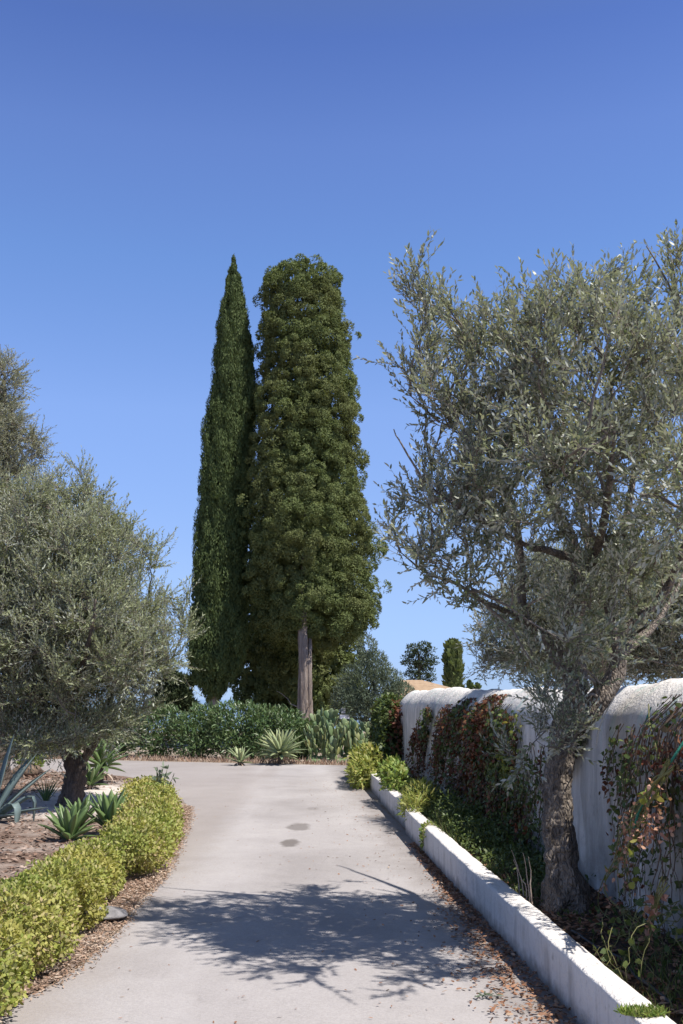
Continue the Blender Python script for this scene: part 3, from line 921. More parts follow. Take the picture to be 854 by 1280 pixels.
# ------------------------------------------------------------------ cypresses
def cypress(root, label, axis, profile, mat, nclump, nper, csize, el, ew, trunkdef, cflat=1.0, upb=.6, bare=0, seed=1, name='cypress_tree', bottom_cut=None, core=2500, trunk_mat=None, group=None, big=1.0, jit=.055):
    """axis: fn z->(x,y); profile: list (z, r)"""
    T = thing(name, root, label, 'tree', group)
    zs = np.array([p[0] for p in profile]); rs = np.array([p[1] for p in profile])
    R = lambda z: np.interp(z, zs, rs)
    # sample clump centres over the lumpy surface
    zc = []
    zz = np.linspace(zs[0], zs[-1], 400)
    wgt = np.maximum(R(zz), .12)
    zc = RNG.choice(zz, nclump, p=wgt / wgt.sum()) + RNG.normal(0, .04, nclump)
    th = RNG.random(nclump) * 2 * PI
    lum = fbm(np.stack([np.cos(th) * 1.5, np.sin(th) * 1.5, zc * .55], -1), 3, seed)
    lum2 = vnoise(np.stack([np.cos(th) * 3.5, np.sin(th) * 3.5, zc * 1.3], -1), seed + 5)
    depth = np.where(RNG.random(nclump) < .25, RNG.uniform(.7, .9, nclump), 1.0)
    lum3 = fbm(np.stack([np.cos(th) * 2.6, np.sin(th) * 2.6, zc * .9], -1), 3, seed + 9)
    rr = R(zc) * (1.03 + big * (.20 * lum + .10 * lum2 + .26 * np.minimum(lum3, .12))) * depth * (1 + jit * RNG.normal(0, 1, nclump))
    ax = axis(zc)
    C = np.stack([ax[0] + np.cos(th) * rr, ax[1] + np.sin(th) * rr, zc], -1)
    outw = nrm(np.stack([np.cos(th), np.sin(th), th * 0], -1))
    cs = csize * RNG.uniform(.4, 1.5, nclump) * np.clip(R(zc) / (np.max(rs) * .55), .35, 1)
    C = C - outw * (cs * .6)[:, None]
    # tufts in each clump: on the clump's upper, outer side
    n = nclump * nper
    d = rdir(n)
    ow = np.repeat(outw, nper, 0)
    d = nrm(d + ow * .8 + np.array([0, 0, .3]))
    s = np.repeat(cs, nper)
    rad = (.8 + .28 * RNG.random(n)) * s
    P = np.repeat(C, nper, 0) + d * rad[:, None] * np.array([1, 1, cflat])
    dr = nrm(d * .35 + np.array([0, 0, upb]) + rdir(n) * .8)
    nn = nrm(d + rdir(n) * .35)
    mb = MB()
    L = el * RNG.uniform(.6, 1.4, n)
    leaves(mb, P - dr * (L * .4)[:, None], dr, nn, L, ew * RNG.uniform(.7, 1.3, n), 'quad', .05)
    # inner foliage
    k = core
    z = RNG.choice(zz, k, p=wgt ** 1.5 / (wgt ** 1.5).sum())
    a = RNG.random(k) * 2 * PI
    r_ = R(z) * RNG.uniform(.3, .82, k)
    q = axis(z)
    P = np.stack([q[0] + np.cos(a) * r_, q[1] + np.sin(a) * r_, z], -1)
    o_ = np.stack([np.cos(a), np.sin(a), a * 0], -1)
    leaves(mb, P, nrm(rdir(k) * .7 + np.array([0, 0, .8])), nrm(o_ + rdir(k) * .6), el * 2.6 * np.clip(R(z) / np.max(rs) * 1.5, .3, 1), ew * 5, 'ovate', .1)
    mb.build('foliage', mat, T)
    for pts, rad in trunkdef:
        mb = MB()
        tp = smooth_path(pts, 14)
        tr = np.interp(np.linspace(0, 1, len(tp)), np.linspace(0, 1, len(rad)), rad)
        tube(mb, tp, tr, 20, .22, 5, .13, 6, seed)
        mb.build('trunk', trunk_mat or M['cyp_bark'], T, smooth=True)
    if bare:
        mb = MB()
        p0 = trunkdef[0][0]
        for b in range(bare):
            a = smooth_path(p0, 14)[RNG.integers(10, 40)]
            an = RNG.uniform(0, 2 * PI)
            ln = RNG.uniform(.6, 1.5)
            e = a + np.array([math.cos(an) * ln, math.sin(an) * ln, RNG.uniform(.1, 1.2)])
            tube(mb, wander(a, e, nrm(np.array([math.cos(an), math.sin(an), .2])), 8, .15, b), np.linspace(.022, .006, 8), 5)
        mb.build('bare_branch', M['stick'], T, smooth=True)
    return T


def px_axis(px, Yd):
    pts = np.array([D(x, y, Yd) for x, y in px])
    o = np.argsort(pts[:, 2])
    pts = pts[o]
    return lambda z: (np.interp(z, pts[:, 2], pts[:, 0]), np.full(np.shape(z), Yd) if np.ndim(z) else Yd)


def px_prof(rows, Yd):                  # rows: (y, half width in px)
    out = []
    for y, hw in rows:
        p = D(427, y, Yd); q = D(427 + hw, y, Yd)
        out.append((p[2], abs(q[0] - p[0])))
    return sorted(out)


YR = 33.0
axR = px_axis([(382, 925), (384, 860), (392, 770), (388, 700), (382, 600), (383, 500), (380, 400), (379, 330)], YR)
prR = px_prof([(336, 12), (341, 34), (348, 43), (362, 46), (400, 48), (450, 53), (500, 58), (550, 64), (600, 67), (650, 73), (700, 76), (750, 77), (764, 77), (782, 68), (795, 52), (806, 34), (814, 16)], YR)
bR = D(383, 936, YR - 1.35); bR[2] = 0
YT = YR - 1.35
tdR = [([D(381, 940, YT), D(382, 925, YT), D(382, 890, YT), D(381, 850, YT), D(379, 800, YT), D(380, 740, YT + .3), D(382, 640, YT + .6)], [.28, .20, .165, .15, .135, .11, .06]),
       ([D(375, 940, YT + .1), D(375, 915, YT + .1), D(376, 870, YT + .12), D(377, 830, YT + .1), D(374, 780, YT + .1)], [.15, .11, .10, .09, .05]),
       ([D(388, 940, YT - .05), D(388, 915, YT - .05), D(387, 880, YT - .05), D(387, 830, YT), D(388, 780, YT + .4)], [.12, .10, .09, .08, .05])]
cypress(bR, 'broad columnar cypress with flat top and pale bare trunk beside the agave', axR, prR, M['cyp'], 2700, 150, .225, .09, .034, tdR, .95, .35, 4, 3, core=5000, jit=.085, big=1.25)
YL = 33.0
axL = px_axis([(266, 900), (267, 860), (273, 800), (276, 700), (282, 600), (292, 500), (293, 400), (292, 318)], YL)
prL = px_prof([(324, 1.5), (340, 5), (360, 9), (388, 14), (420, 19), (470, 22), (520, 25), (570, 27), (600, 29), (650, 28), (700, 29), (760, 30), (800, 32), (835, 28), (855, 18), (872, 8), (880, 4)], YL)
bL = D(266, 932, YL); bL[2] = 0
cypress(bL, 'tall slim pointed cypress left of the broad flat-topped one', axL, prL, M['cyp_l'], 2800, 80, .165, .11, .034, [([np.array([bL[0], YL, -.1]), np.array([bL[0], YL, .8]), D(268, 860, YL), D(278, 700, YL), D(290, 450, YL)], [.24, .2, .16, .12, .03])], 2.2, 1.3, 0, 13, core=5000, big=.95, jit=.10)
YB = 38.0
axB = px_axis([(404, 935), (372, 890), (366, 840), (374, 780), (378, 700), (380, 600), (383, 460)], YB)
prB = px_prof([(460, 2), (500, 22), (600, 40), (680, 52), (740, 66), (790, 78), (830, 80), (860, 76), (885, 66), (900, 52), (908, 30)], YB)
bB = D(404, 928, YB); bB[2] = 0
cypress(bB, 'dark low-branched cypress half hidden behind the broad one', axB, prB, M['cyp'], 1400, 70, .27, .16, .06, [([np.array([bB[0], YB, -.1]), np.array([bB[0], YB, .8]), D(404, 870, YB), D(398, 800, YB), D(384, 650, YB)], [.3, .25, .22, .18, .06])], .9, .4, 0, 23, core=3600)

# dark low tree at the left foot of the slim cypress, beyond the oleanders
def blobfoliage(mb, blobs, n, L, W, shape='quad', upb=.4, spread=.6, shell=.6, out=.7):
    B = np.array([[*b[0], *b[1]] for b in blobs], float)
    wg = (B[:, 3] * B[:, 4] + B[:, 4] * B[:, 5] + B[:, 3] * B[:, 5])
    k = RNG.choice(len(B), n, p=wg / wg.sum())
    d = rdir(n)
    q_ = B[k, :3] + d * B[k, 3:6]
    sz = float(np.mean(B[:, 3:6]))
    kp = vnoise(q_ * 1.5 / sz, 71) + .4 * vnoise(q_ * 4 / sz, 72) > -.42
    k, d = k[kp], d[kp]
    n = len(k)
    lum = 1 + .14 * vnoise(d * 2.2 + k[:, None] * 5.3, 9) + .10 * vnoise(d * 5 + k[:, None] * 3.3, 10)
    r_ = np.where(RNG.random(n) < shell, RNG.uniform(.85, 1.05, n), RNG.uniform(.3, 1.0, n)) * lum
    P = B[k, :3] + d * r_[:, None] * B[k, 3:6]
    dr = nrm(d * out + np.array([0, 0, upb]) + rdir(n) * spread)
    nn = nrm(d * .7 + np.array([0, 0, .6]) + rdir(n) * .6)
    Lr = L * RNG.uniform(.5, 1.4, n)
    leaves(mb, P, dr, nn, Lr, W * RNG.uniform(.75, 1.25, n), shape, .1)
    return P


def layered_tree(name, label, px_clumps, Yd, base_z, mat, n, L, W, trunkpx, cat='tree', group=None, tr=.25):
    b0 = D(*trunkpx[0], Yd)
    root = np.array([b0[0], Yd, base_z])
    T = thing(name, root, label, cat, group)
    blobs = []
    for x, y, rx, rz in px_clumps:
        c = D(x, y, Yd + RNG.uniform(-.3, .3) * rx * Yd / F)
        blobs.append((c, (rx * Yd / F, rx * Yd / F, rz * Yd / F)))
    mb = MB(); blobfoliage(mb, blobs, n, L, W)
    mb.build('crown', mat, T)
    mb = MB()
    pts = [root + np.array([0, 0, -.3])] + [D(x, y, Yd) for x, y in trunkpx]
    tube(mb, smooth_path(pts, 5), np.linspace(tr, tr * .3, (len(pts) - 1) * 5 + 1), 10, .2, 2)
    for b in blobs[::2]:
        a = pts[len(pts) // 2]
        tube(mb, wander(a, b[0], np.array([0, 0, 1.0]), 6, .1, 5), np.linspace(tr * .4, tr * .12, 6), 5)
    mb.build('trunk', M['bark_dk'], T, smooth=True)
    return T


def gz(x, y):
    r = math.hypot(x, y - 12)
    t = min(max((r - 33) / 150, 0), 1)
    return -16 * t * t * (3 - 2 * t)


p = D(523, 855, 95)
layered_tree('pine_tree', 'dark layered pine far behind the wall, left of the small lone cypress', [(517, 809, 8, 3.5), (530, 807, 8, 4), (537, 812, 7, 3), (514, 816, 7, 3), (526, 815, 9, 3.5), (508, 822, 7, 2.5), (519, 823, 9, 3), (536, 822, 10, 3), (512, 829, 11, 3), (529, 830, 12, 3.5), (541, 829, 6, 2.5), (520, 837, 9, 3), (535, 838, 8, 3), (513, 843, 8, 3), (528, 845, 10, 3.5), (540, 847, 6, 3), (517, 852, 9, 3), (531, 853, 9, 3)], 95, gz(p[0], 95), M['pine'], 4600, .24, .10, [(524, 868), (524, 840), (523, 815)], group='trees far beyond the wall', tr=.3)
p = D(215, 880, 48)
layered_tree('pine_tree', 'dark straggly conifer between the dusty olive and the slim cypress, low over the oleanders', [(212, 850, 11, 9), (222, 858, 9, 8), (232, 853, 7, 4), (243, 852, 6, 3), (208, 865, 12, 8), (222, 878, 13, 9), (236, 884, 8, 6), (228, 868, 9, 6), (203, 882, 14, 8)], 48, gz(p[0], 48), M['pine'], 8000, .32, .08, [(216, 900), (216, 880), (213, 850)], tr=.2)
# small far cypress
YF = 95.0
pc = D(567, 860, YF)
axF = px_axis([(567, 900), (567, 800)], YF)
prF = px_prof([(803, 3), (808, 6), (815, 8.5), (830, 9.5), (850, 9), (870, 9), (885, 6)], YF)
cypress(np.array([pc[0], YF, gz(pc[0], YF)]), 'small lone column cypress far behind the wall, right of the dark pine', axF, prF, M['cyp'], 320, 45, .3, .36, .1, [([np.array([pc[0], YF, gz(pc[0], YF) - .3]), D(567, 880, YF), D(567, 820, YF)], [.25, .2, .08])], 1.3, 1.0, 0, 33, core=900)
for (x, lab) in ((587, 'left one of two tiny cypress tips over the wall top'), (596, 'right one of two tiny cypress tips over the wall top')):
    p = D(x, 870, 130)
    prT = px_prof([(851 if x < 590 else 855, .4), (858, 1.6), (870, 2.4), (880, 2)], 130)
    cypress(np.array([p[0], 130, gz(p[0], 130)]), lab, px_axis([(x, 900), (x, 840)], 130), prT, M['cyp_l'], 60, 30, .2, .3, .1, [([np.array([p[0], 130, gz(p[0], 130) - .3]), D(x, 880, 130), D(x, 866, 130)], [.15, .12, .05])], 1.3, 1.0, 0, 44, core=120, group='trees far beyond the wall')

# grey-green loose tree between the cypress and the wall end
bs = [(D(452, 860, 30.5), (.75, .8, .75)), (D(470, 835, 30.5), (.42, .6, .5)), (D(459, 812, 30.5), (.28, .5, .42)), (D(486, 855, 30.5), (.4, .6, .45)), (D(440, 880, 30.5), (.6, .7, .5)), (D(470, 890, 30.5), (.8, .8, .6)), (D(500, 868, 30.5), (.42, .6, .35))]
T = thing('broadleaf_tree', np.array([D(462, 940, 30.5)[0], 30.5, 0]), 'loose grey-green bushy tree between the broad cypress and the far end of the wall', 'tree')
mb = MB(); blobfoliage(mb, bs, 15000, .12, .03, 'quad', .6, .8, .5); mb.build('crown', M['grey_shrub'], T)
mb = MB()
b0 = np.array([D(462, 940, 30.5)[0], 30.5, 0])
for b in bs:
    tube(mb, wander(b0 + np.array([0, 0, -.05]), b[0], np.array([0, 0, 1.0]), 9, .08, 3), np.linspace(.07, .015, 9), 6)
mb.build('trunk', M['bark_dk'], T, smooth=True)

# ------------------------------------------------------------------ shrubs
def shrub(name, label, cat, root, blobs, mat, n, L, W, shape, upb, spread, group=None, stems=14, stem_r=.008, out=.7, extra=None, stem_mat=None):
    T = thing(name, root, label, cat, group)
    mb = MB()
    P = blobfoliage(mb, blobs, n, L, W, shape, upb, spread, .6, out)
    mb.build('foliage', mat, T)
    mb = MB()
    root = np.array(root, float)
    for q in P[RNG.choice(len(P), stems, replace=False)]:
        a = root + np.array([(q[0] - root[0]) * .2, (q[1] - root[1]) * .2, -.02])
        tube(mb, wander(a, q, np.array([0, 0, 1.0]), 7, .1, RNG.integers(999)), np.linspace(stem_r, stem_r * .35, 7), 4)
    mb.build('stems', stem_mat or M['twig_dk'], T, smooth=True)
    return T


# golden hedge along the lane: nine bushes
hedge = [((-1.97, 5.35), .36, .62, .46, 'g', 'golden hedge bush cut off by the left edge of the photo, nearest of the row'),
         ((-1.96, 6.35), .34, .62, .50, 'y', 'golden hedge bush second from the near end, yellowest, hanging over the dry verge'),
         ((-1.97, 7.35), .32, .54, .48, 'g', 'greener hedge bush just behind the grey flat stone'),
         ((-2.05, 8.35), .29, .56, .45, 'g', 'green hedge bush with the dark hollow, below the pair of green agaves'),
         ((-1.93, 9.65), .34, .62, .50, 'y', 'rounded golden hedge bush bulging out over the lane edge'),
         ((-2.03, 10.8), .34, .66, .46, 'y', 'low yellow hedge bush beyond the bulging one'),
         ((-2.21, 11.95), .36, .66, .50, 'y', 'golden hedge bush third from the far tip of the row'),
         ((-2.43, 13.1), .36, .66, .52, 'y', 'golden hedge bush just before the grey-leaved sprig'),
         ((-2.73, 14.4), .38, .72, .50, 'g', 'green-topped hedge bush at the far tip of the row beside the pale sand')]
for (x, y), rx, ry, h, kind, lab in hedge:
    z0 = .03
    bl = [(np.array([x, y, h * .52]), (rx, ry, h * .46)), (np.array([x + .03, y - ry * .45, h * .62]), (rx * .75, ry * .5, h * .34)), (np.array([x - .02, y + ry * .45, h * .58]), (rx * .8, ry * .5, h * .38)), (np.array([x + rx * .45, y, h * .35]), (rx * .55, ry * .7, h * .30))]
    shrub('hedge_bush', lab, 'bush', (x, y, z0), bl, M['hedge'] if kind == 'y' else M['hedge_g'], 9500 if y < 9 else 6500, .029 if y < 9 else .034, .018 if y < 9 else .021, 'ovate', .45, .85, 'golden hedge along the lane', 40, .006)

# oleander hedge across the far side of the cross lane
ol = [(-9.6, 29.8, 1.35, 'leftmost oleander bush, seen under the dusty olive'), (-7.9, 29.1, 1.4, 'oleander bush right beside the hanging edge of the dusty olive'), (-6.4, 28.6, 1.42, 'oleander bush below the dark straggly conifer'),
      (-5.1, 28.1, 1.38, 'oleander bush below the gap of sky left of the slim cypress'), (-3.9, 27.7, 1.40, 'oleander bush under the slim pointed cypress'), (-2.8, 27.4, 1.48, 'oleander bush between the small agave and the cypresses, with the tallest shoot'),
      (-1.85, 27.25, 1.36, 'oleander bush directly behind the large pale agave'), (-1.1, 27.6, 1.0, 'low oleander bush at the foot of the pale cypress trunk')]
for x, y, h, lab in ol:
    bl = [(np.array([x, y, h * .5]), (.82, .7, h * .5)), (np.array([x - .3, y - .1, h * .66]), (.5, .5, h * .34)), (np.array([x + .35, y, h * .62]), (.5, .5, h * .36)), (np.array([x, y - .3, h * .3]), (.7, .5, h * .32))]
    shrub('oleander_bush', lab, 'bush', (x, y, 0), bl, M['oleander'], 4600, .125, .042, 'quad', .45, .7, 'oleander bushes across the cross lane', 26, .012, .5)
p = D(323, 878, 27.3)
# yellow shrub and lime plant beyond the lane at the left
q = G(70, 955); q = np.array([-8.0, 29.0 - 1.6, 0])
shrub('yellow_bush', 'bright yellow-green bush seen under the dusty olive, left of its trunk', 'bush', q, [(q + np.array([0, 0, .45]), (.42, .4, .42)), (q + np.array([.25, 0, .75]), (.3, .3, .25))], M['weed_y'], 2600, .08, .04, 'ovate', .3, .8, None, 14, .012)
q = np.array([-8.05, 25.9 + .9, 0])
q = G(38, 962); q[1] += 0; q[2] = 0
shrub('lime_plant', 'small lime green leafy plant behind the blue agave', 'plant', q, [(q + np.array([0, 0, .2]), (.24, .22, .18))], M['weed'], 500, .13, .04, 'lance', .6, .6, None, 6, .006)
# dark bushes that close the view under the left olives
for x, y, h, lab in ((-13.0, 31.5, 2.2, 'dark bush farthest left across the lane, behind the tall olive trunk'), (-11.2, 30.6, 1.7, 'dark bush across the lane between the tall olive trunk and the oleanders')):
    bl = [(np.array([x, y, h * .5]), (1.1, .9, h * .5)), (np.array([x + .4, y, h * .7]), (.6, .6, h * .32))]
    shrub('dark_bush', lab, 'bush', (x, y, 0), bl, M['oleander'], 3800, .15, .04, 'quad', .6, .6, None, 16, .014)

# ------------------------------------------------------------------ agaves
def agave_leaf(mb, base, az, elev, L, W, curve, twist=0, k=9, chan=.25, fold=None):
    """a fleshy strip, channelled, with thickness"""
    t = np.linspace(0, 1, k)
    el = elev + curve * t ** 1.3
    if fold is not None: el = np.where(t > fold[0], el + fold[1] * np.clip((t - fold[0]) / .12, 0, 1), el)
    dx = np.cos(el); dz = np.sin(el)
    st = L / (k - 1)
    hx = np.concatenate([[0], np.cumsum((dx[1:] + dx[:-1]) / 2)]) * st
    hz = np.concatenate([[0], np.cumsum((dz[1:] + dz[:-1]) / 2)]) * st
    wd = W * np.interp(t, [0, .12, .45, .7, .88, 1], [.62, .55, 1, .82, .42, .02])
    ca, sa = math.cos(az), math.sin(az)
    c = base + np.stack([hx * ca, hx * sa, hz], -1)
    side = np.array([-sa, ca, 0])
    nrmv = np.stack([-dz * ca, -dz * sa, dx], -1)
    th = W * .16 * np.interp(t, [0, .7, 1], [1.6, .8, .1])
    rows = np.stack([c + side * (wd / 2)[:, None] + nrmv * (wd * chan)[:, None], c, c - side * (wd / 2)[:, None] + nrmv * (wd * chan)[:, None], c - nrmv * th[:, None]], 1)
    i = np.arange(k - 1)[:, None] * 4
    j = np.arange(4)[None, :]
    j2 = (j + 1) % 4
    mb.add(rows.reshape(-1, 3), np.stack([i + j, i + j2, i + 4 + j2, i + 4 + j], -1).reshape(-1, 4))


def agave(root, label, mat, n, L, W, stem=.1, tilt=0, name='agave', up0=1.35, low=.05, curve=-.35, group=None, dead=6, big=None):
    root = np.array(root, float)
    T = thing(name, root, label, 'agave', group)
    mb = MB()
    for k in range(n):
        f = k / (n - 1)
        az = k * 2.39996 + RNG.normal(0, .12)
        el = low + (up0 - low) * f ** .85 + RNG.normal(0, .06)
        agave_leaf(mb, root + np.array([math.cos(az) * .03, math.sin(az) * .03, stem + .06 * f]), az, el, L * (.82 + .25 * math.sin(PI * f)) * RNG.uniform(.9, 1.08), W * RNG.uniform(.9, 1.1), curve * (1 - f * .8) + RNG.normal(0, .08), chan=.16 + .1 * f)
    mb.build('rosette', mat, T, smooth=True)
    mb = MB()
    tube(mb, [root + np.array([0, 0, -.03]), root + np.array([0, 0, stem * .5]), root + np.array([0, 0, stem + .08])], [.05, .045, .04], 8, .2, 20)
    mb.build('stem', M['bark_dk'], T, smooth=True)
    if dead:
        mb = MB()
        for k in range(dead):
            az = RNG.uniform(0, 2 * PI)
            agave_leaf(mb, root + np.array([0, 0, stem * .6 + .02]), az, -.1, L * .6, W * .5, -.9, chan=.3)
        mb.build('dead_leaves', M['straw'], T, smooth=True)
    return T


agave(G(350, 956), 'large pale agave rosette by the cypress trunk across the lane', M['agave_p'], 52, .66, .125, .24, curve=-.45, low=-.15)
agave(G(300, 957), 'small pale agave rosette left of the large one across the lane', M['agave_p'], 20, .38, .085, .08, curve=-.3)
agave(G(136, 1048), 'upright green agave rosette, right one of the pair behind the hedge', M['agave_g'], 24, .40, .10, .12, up0=1.4, low=.35, curve=-.15)
agave(G(86, 1056), 'spreading dark green agave rosette, low beside the upright one', M['agave_g'], 22, .36, .095, .06, low=.2, curve=-.2)
agave(G(100, 1040), 'small green agave rosette at the foot of the dusty olive trunk', M['agave_g'], 16, .34, .085, .08, low=.3, curve=-.15)
agave(G(126, 982), 'tall green agave rosette in the sun behind the dusty olive trunk', M['agave_g'], 30, .56, .12, .35, low=-.1, curve=-.3)
agave(G(112, 990), 'lower green agave rosette against the dusty olive trunk', M['agave_g'], 18, .42, .10, .12, low=.1, curve=-.3)
# big blue agave at the left edge, some leaves folded over
root = G(-16, 1030)
T = thing('blue_agave', root, 'big blue-grey agave with drooping folded leaves at the left edge', 'agave')
mb = MB()
spec = [(.12, 1.05, 1.0, .10, -.1, None), (.5, .75, .95, .12, -.1, None), (.0, .55, .95, .12, .0, (.55, -2.1)), (-.55, .5, .9, .12, -.1, (.5, -2.0)), (-1.1, .55, .9, .12, -.2, (.55, -1.6)),
        (1.1, .9, 1.0, .11, -.1, None), (1.8, 1.0, 1.0, .11, -.2, None), (2.5, .7, 1.0, .12, -.3, None), (3.2, .8, 1.05, .12, -.2, None), (3.9, .6, 1.0, .12, -.3, None), (4.6, .9, 1.0, .12, -.2, None), (5.2, 1.15, 1.05, .11, -.1, None),
        (.9, 1.35, 1.1, .10, -.05, None), (3.0, 1.35, 1.1, .1, -.05, None), (4.9, 1.4, 1.1, .1, 0, None), (-.2, .25, .8, .11, -.1, None), (-.8, .2, .7, .1, -.1, None)]
for az, el, L, W, cv, fo in spec:
    agave_leaf(mb, root + np.array([math.cos(az) * .06, math.sin(az) * .06, .06]), az, el, L, W * 1.1, cv, k=14, chan=.22, fold=fo)
mb.build('rosette', M['agave_b'], T, smooth=True)
mb = MB()
tube(mb, [root + np.array([0, 0, -.05]), root + np.array([0, 0, .08]), root + np.array([0, 0, .16])], [.13, .12, .08], 10, .2, 12)
mb.build('stem', M['bark_dk'], T, smooth=True)
def tuft(root, label, n, L, W, mat, name='grass_tuft', cat='grass tuft', lean=.45, group=None, spread=.04):
    root = np.array(root, float)
    mb = MB()
    az = RNG.random(n) * 2 * PI
    P = root + np.stack([np.cos(az), np.sin(az), az * 0], -1) * (RNG.random(n) * spread)[:, None]
    dr = nrm(np.stack([np.cos(az) * lean, np.sin(az) * lean, np.ones(n)], -1) + rdir(n) * .25)
    leaves(mb, P, dr, nrm(np.stack([-np.cos(az), -np.sin(az), np.full(n, .5)], -1)), L * RNG.uniform(.6, 1.15, n), W, 'blade', RNG.uniform(.15, .3))
    return setp(mb.build(name, mat, None, False, root), label, cat, group)


tuft(G(57, 1004), 'small tuft of pale green blades in the mulch between agave and olive trunk', 40, .42, .025, M['agave_g'], spread=.06)
# sprig at the hedge tip
q = G(212, 996)
T = thing('leafy_sprig', np.array([-2.42, 13.9, .03]), 'grey-leaved sprig sticking out of the far end of the hedge', 'plant')
mb = MB(); ml = MB()
for k in range(9):
    a = np.array([-2.42, 13.9, .03]) + np.array([RNG.normal(0, .04), RNG.normal(0, .04), 0])
    e = a + np.array([RNG.uniform(-.15, .2), RNG.uniform(-.15, .15), RNG.uniform(.5, .72)])
    p = wander(a, e, np.array([0, 0, 1.0]), 8, .05, k)
    tube(mb, p, np.linspace(.006, .003, 8), 4)
    m = 14
    s = RNG.integers(3, 8, m)
    leaves(ml, p[s], nrm(rdir(m) + np.array([0, 0, .3])), nrm(rdir(m) + np.array([0, 0, 1.0])), .09 * RNG.uniform(.7, 1.2, m), .035, 'ovate', .15)
mb.build('stems', M['stem_g'], T); ml.build('foliage', M['grey_shrub'], T)

# ------------------------------------------------------------------ prickly pears
SPH, SPHF = ball(10, 8)


def pad(mb, base, up, face, h, wd, th):
    up = nrm(up); side = nrm(np.cross(up, face)); f = np.cross(side, up)
    V = SPH.copy()
    z = V[:, 2]
    wf = 1 - .28 * (1 - z) / 2 * np.clip(1 - z, 0, 1)
    q = base + side * (V[:, 0] * wd / 2 * wf)[:, None] + f * (V[:, 1] * th / 2)[:, None] + up * ((z + 1) * h / 2)[:, None]
    mb.add(q, *SPHF)
    return base + up * h, up, f, side


def prickly_pear(root, label, levels, npad, h, mat=None):
    root = np.array(root, float)
    T = thing('prickly_pear', root, label, 'cactus', 'prickly pears by the wall end')
    mb = MB()
    mb.add(SPH * np.array([.34, .30, .12]) + root, *SPHF)
    cur = []
    for k in range(npad):
        az = RNG.uniform(0, 2 * PI)
        b = root + np.array([RNG.normal(0, .14), RNG.normal(0, .12), -.02])
        pad_d = np.array([RNG.normal(0, .25), RNG.normal(0, .2), 1.0])
        cur.append((b, pad_d, nrm(np.array([math.cos(az), math.sin(az) - .8, .1]))))
    for lv in range(levels):
        nxt = []
        for b, u, fc in cur:
            hh = h * RNG.uniform(.8, 1.15)
            wd = hh * RNG.uniform(.58, .72)
            tipp, up, f, side = pad(mb, b, u, fc, hh, wd, .035)
            for c in range(RNG.choice([1, 1, 2, 2] if lv < 2 else [0, 1, 1, 2])):
                a = RNG.uniform(-.75, .75)
                pos = b + up * hh * (.5 + .46 * math.cos(a)) + side * wd * .5 * math.sin(a)
                nxt.append((pos, nrm(up + side * a * .8 + rdir(1)[0] * .25 + np.array([0, 0, .25])), nrm(f + rdir(1)[0] * .7)))
        cur = nxt[:34]
    mb.build('pads', mat or M['opuntia'], T, smooth=True)
    return T


prickly_pear((-.62, 25.9, 0), 'prickly pear just right of the pale cypress trunk', 5, 7, .22)
prickly_pear((-.42, 26.7, 0), 'tallest prickly pear, standing behind the others', 6, 6, .24)
prickly_pear((-.08, 25.7, 0), 'prickly pear in the middle of the clump, below the small white sign', 5, 8, .235)
prickly_pear((.34, 25.5, 0), 'low prickly pear near the yellow creeper, with the widest spread', 5, 8, .235)
prickly_pear((.75, 26.2, 0), 'prickly pear farthest right, close to the wall end', 5, 7, .22)

# small white sign on its post
p = D(431, 896, 30.0)
T = thing('small_sign', np.array([p[0], 30.0, 0]), 'small white board on a thin post behind the prickly pears', 'sign')
mb = MB()
def box(mb, c, s):
    c = np.array(c); s = np.array(s) / 2
    V = np.array([(a, b, d) for a in (-1, 1) for b in (-1, 1) for d in (-1, 1)]) * s + c
    mb.add(V, np.array([(0, 1, 3, 2), (4, 6, 7, 5), (0, 4, 5, 1), (2, 3, 7, 6), (0, 2, 6, 4), (1, 5, 7, 3)]))
box(mb, (p[0], 29.97, p[2]), (.29, .03, .12)); mb.build('board', M['paint'], T)
mb = MB(); tube(mb, [(p[0], 30.0, -.05), (p[0], 30.0, .5), (p[0], 30.0, p[2] + .02)], .022, 8); mb.build('post', M['steel'], T, smooth=True)
mb = MB(); box(mb, (p[0] - .04, 29.98, p[2] + .18), (.12, .04, .16)); mb.build('bracket', M['steel'], T)

# ------------------------------------------------------------------ house behind the wall
HB = np.array([5.2, 47.0, gz(5.2, 47)])
T = thing('house', HB, 'low house with tan tiled roof just showing over the far wall top', 'house')
ez = D(427, 872, 45)[2]
rz = D(427, 850, 49)[2]
x0, x1, y0, y1 = 2.3, 6.6, 45.0, 53.0
mb = MB(); box(mb, ((x0 + x1) / 2, (y0 + y1) / 2, (HB[2] - .4 + ez) / 2), (x1 - x0 - .5, y1 - y0 - .5, ez - HB[2] + .4)); mb.build('wall', M['plaster_far'], T)
mb = MB()
rp_ = np.array([(x0, y0, ez), (x1, y0, ez), (x1, y1, ez), (x0, y1, ez), (x0 + .6, 49, rz), (x0 + 1.6, 49, rz), (x0, y0, ez - .12), (x1, y0, ez - .12), (x1, y1, ez - .12), (x0, y1, ez - .12)])
mb.add(rp_, np.array([(0, 1, 5, 4), (2, 3, 4, 5), (0, 6, 7, 1), (1, 7, 8, 2), (2, 8, 9, 3), (3, 9, 6, 0), (6, 9, 8, 7)]), np.array([(1, 2, 5), (3, 0, 4)])); mb.build('roof', M['tile_far'], T)
for wx in (3.5, 5.2):
    mb = MB(); box(mb, (wx, y0 + .24, HB[2] + 1.3), (.8, .06, 1.0)); mb.build('window', M['pane'], T)

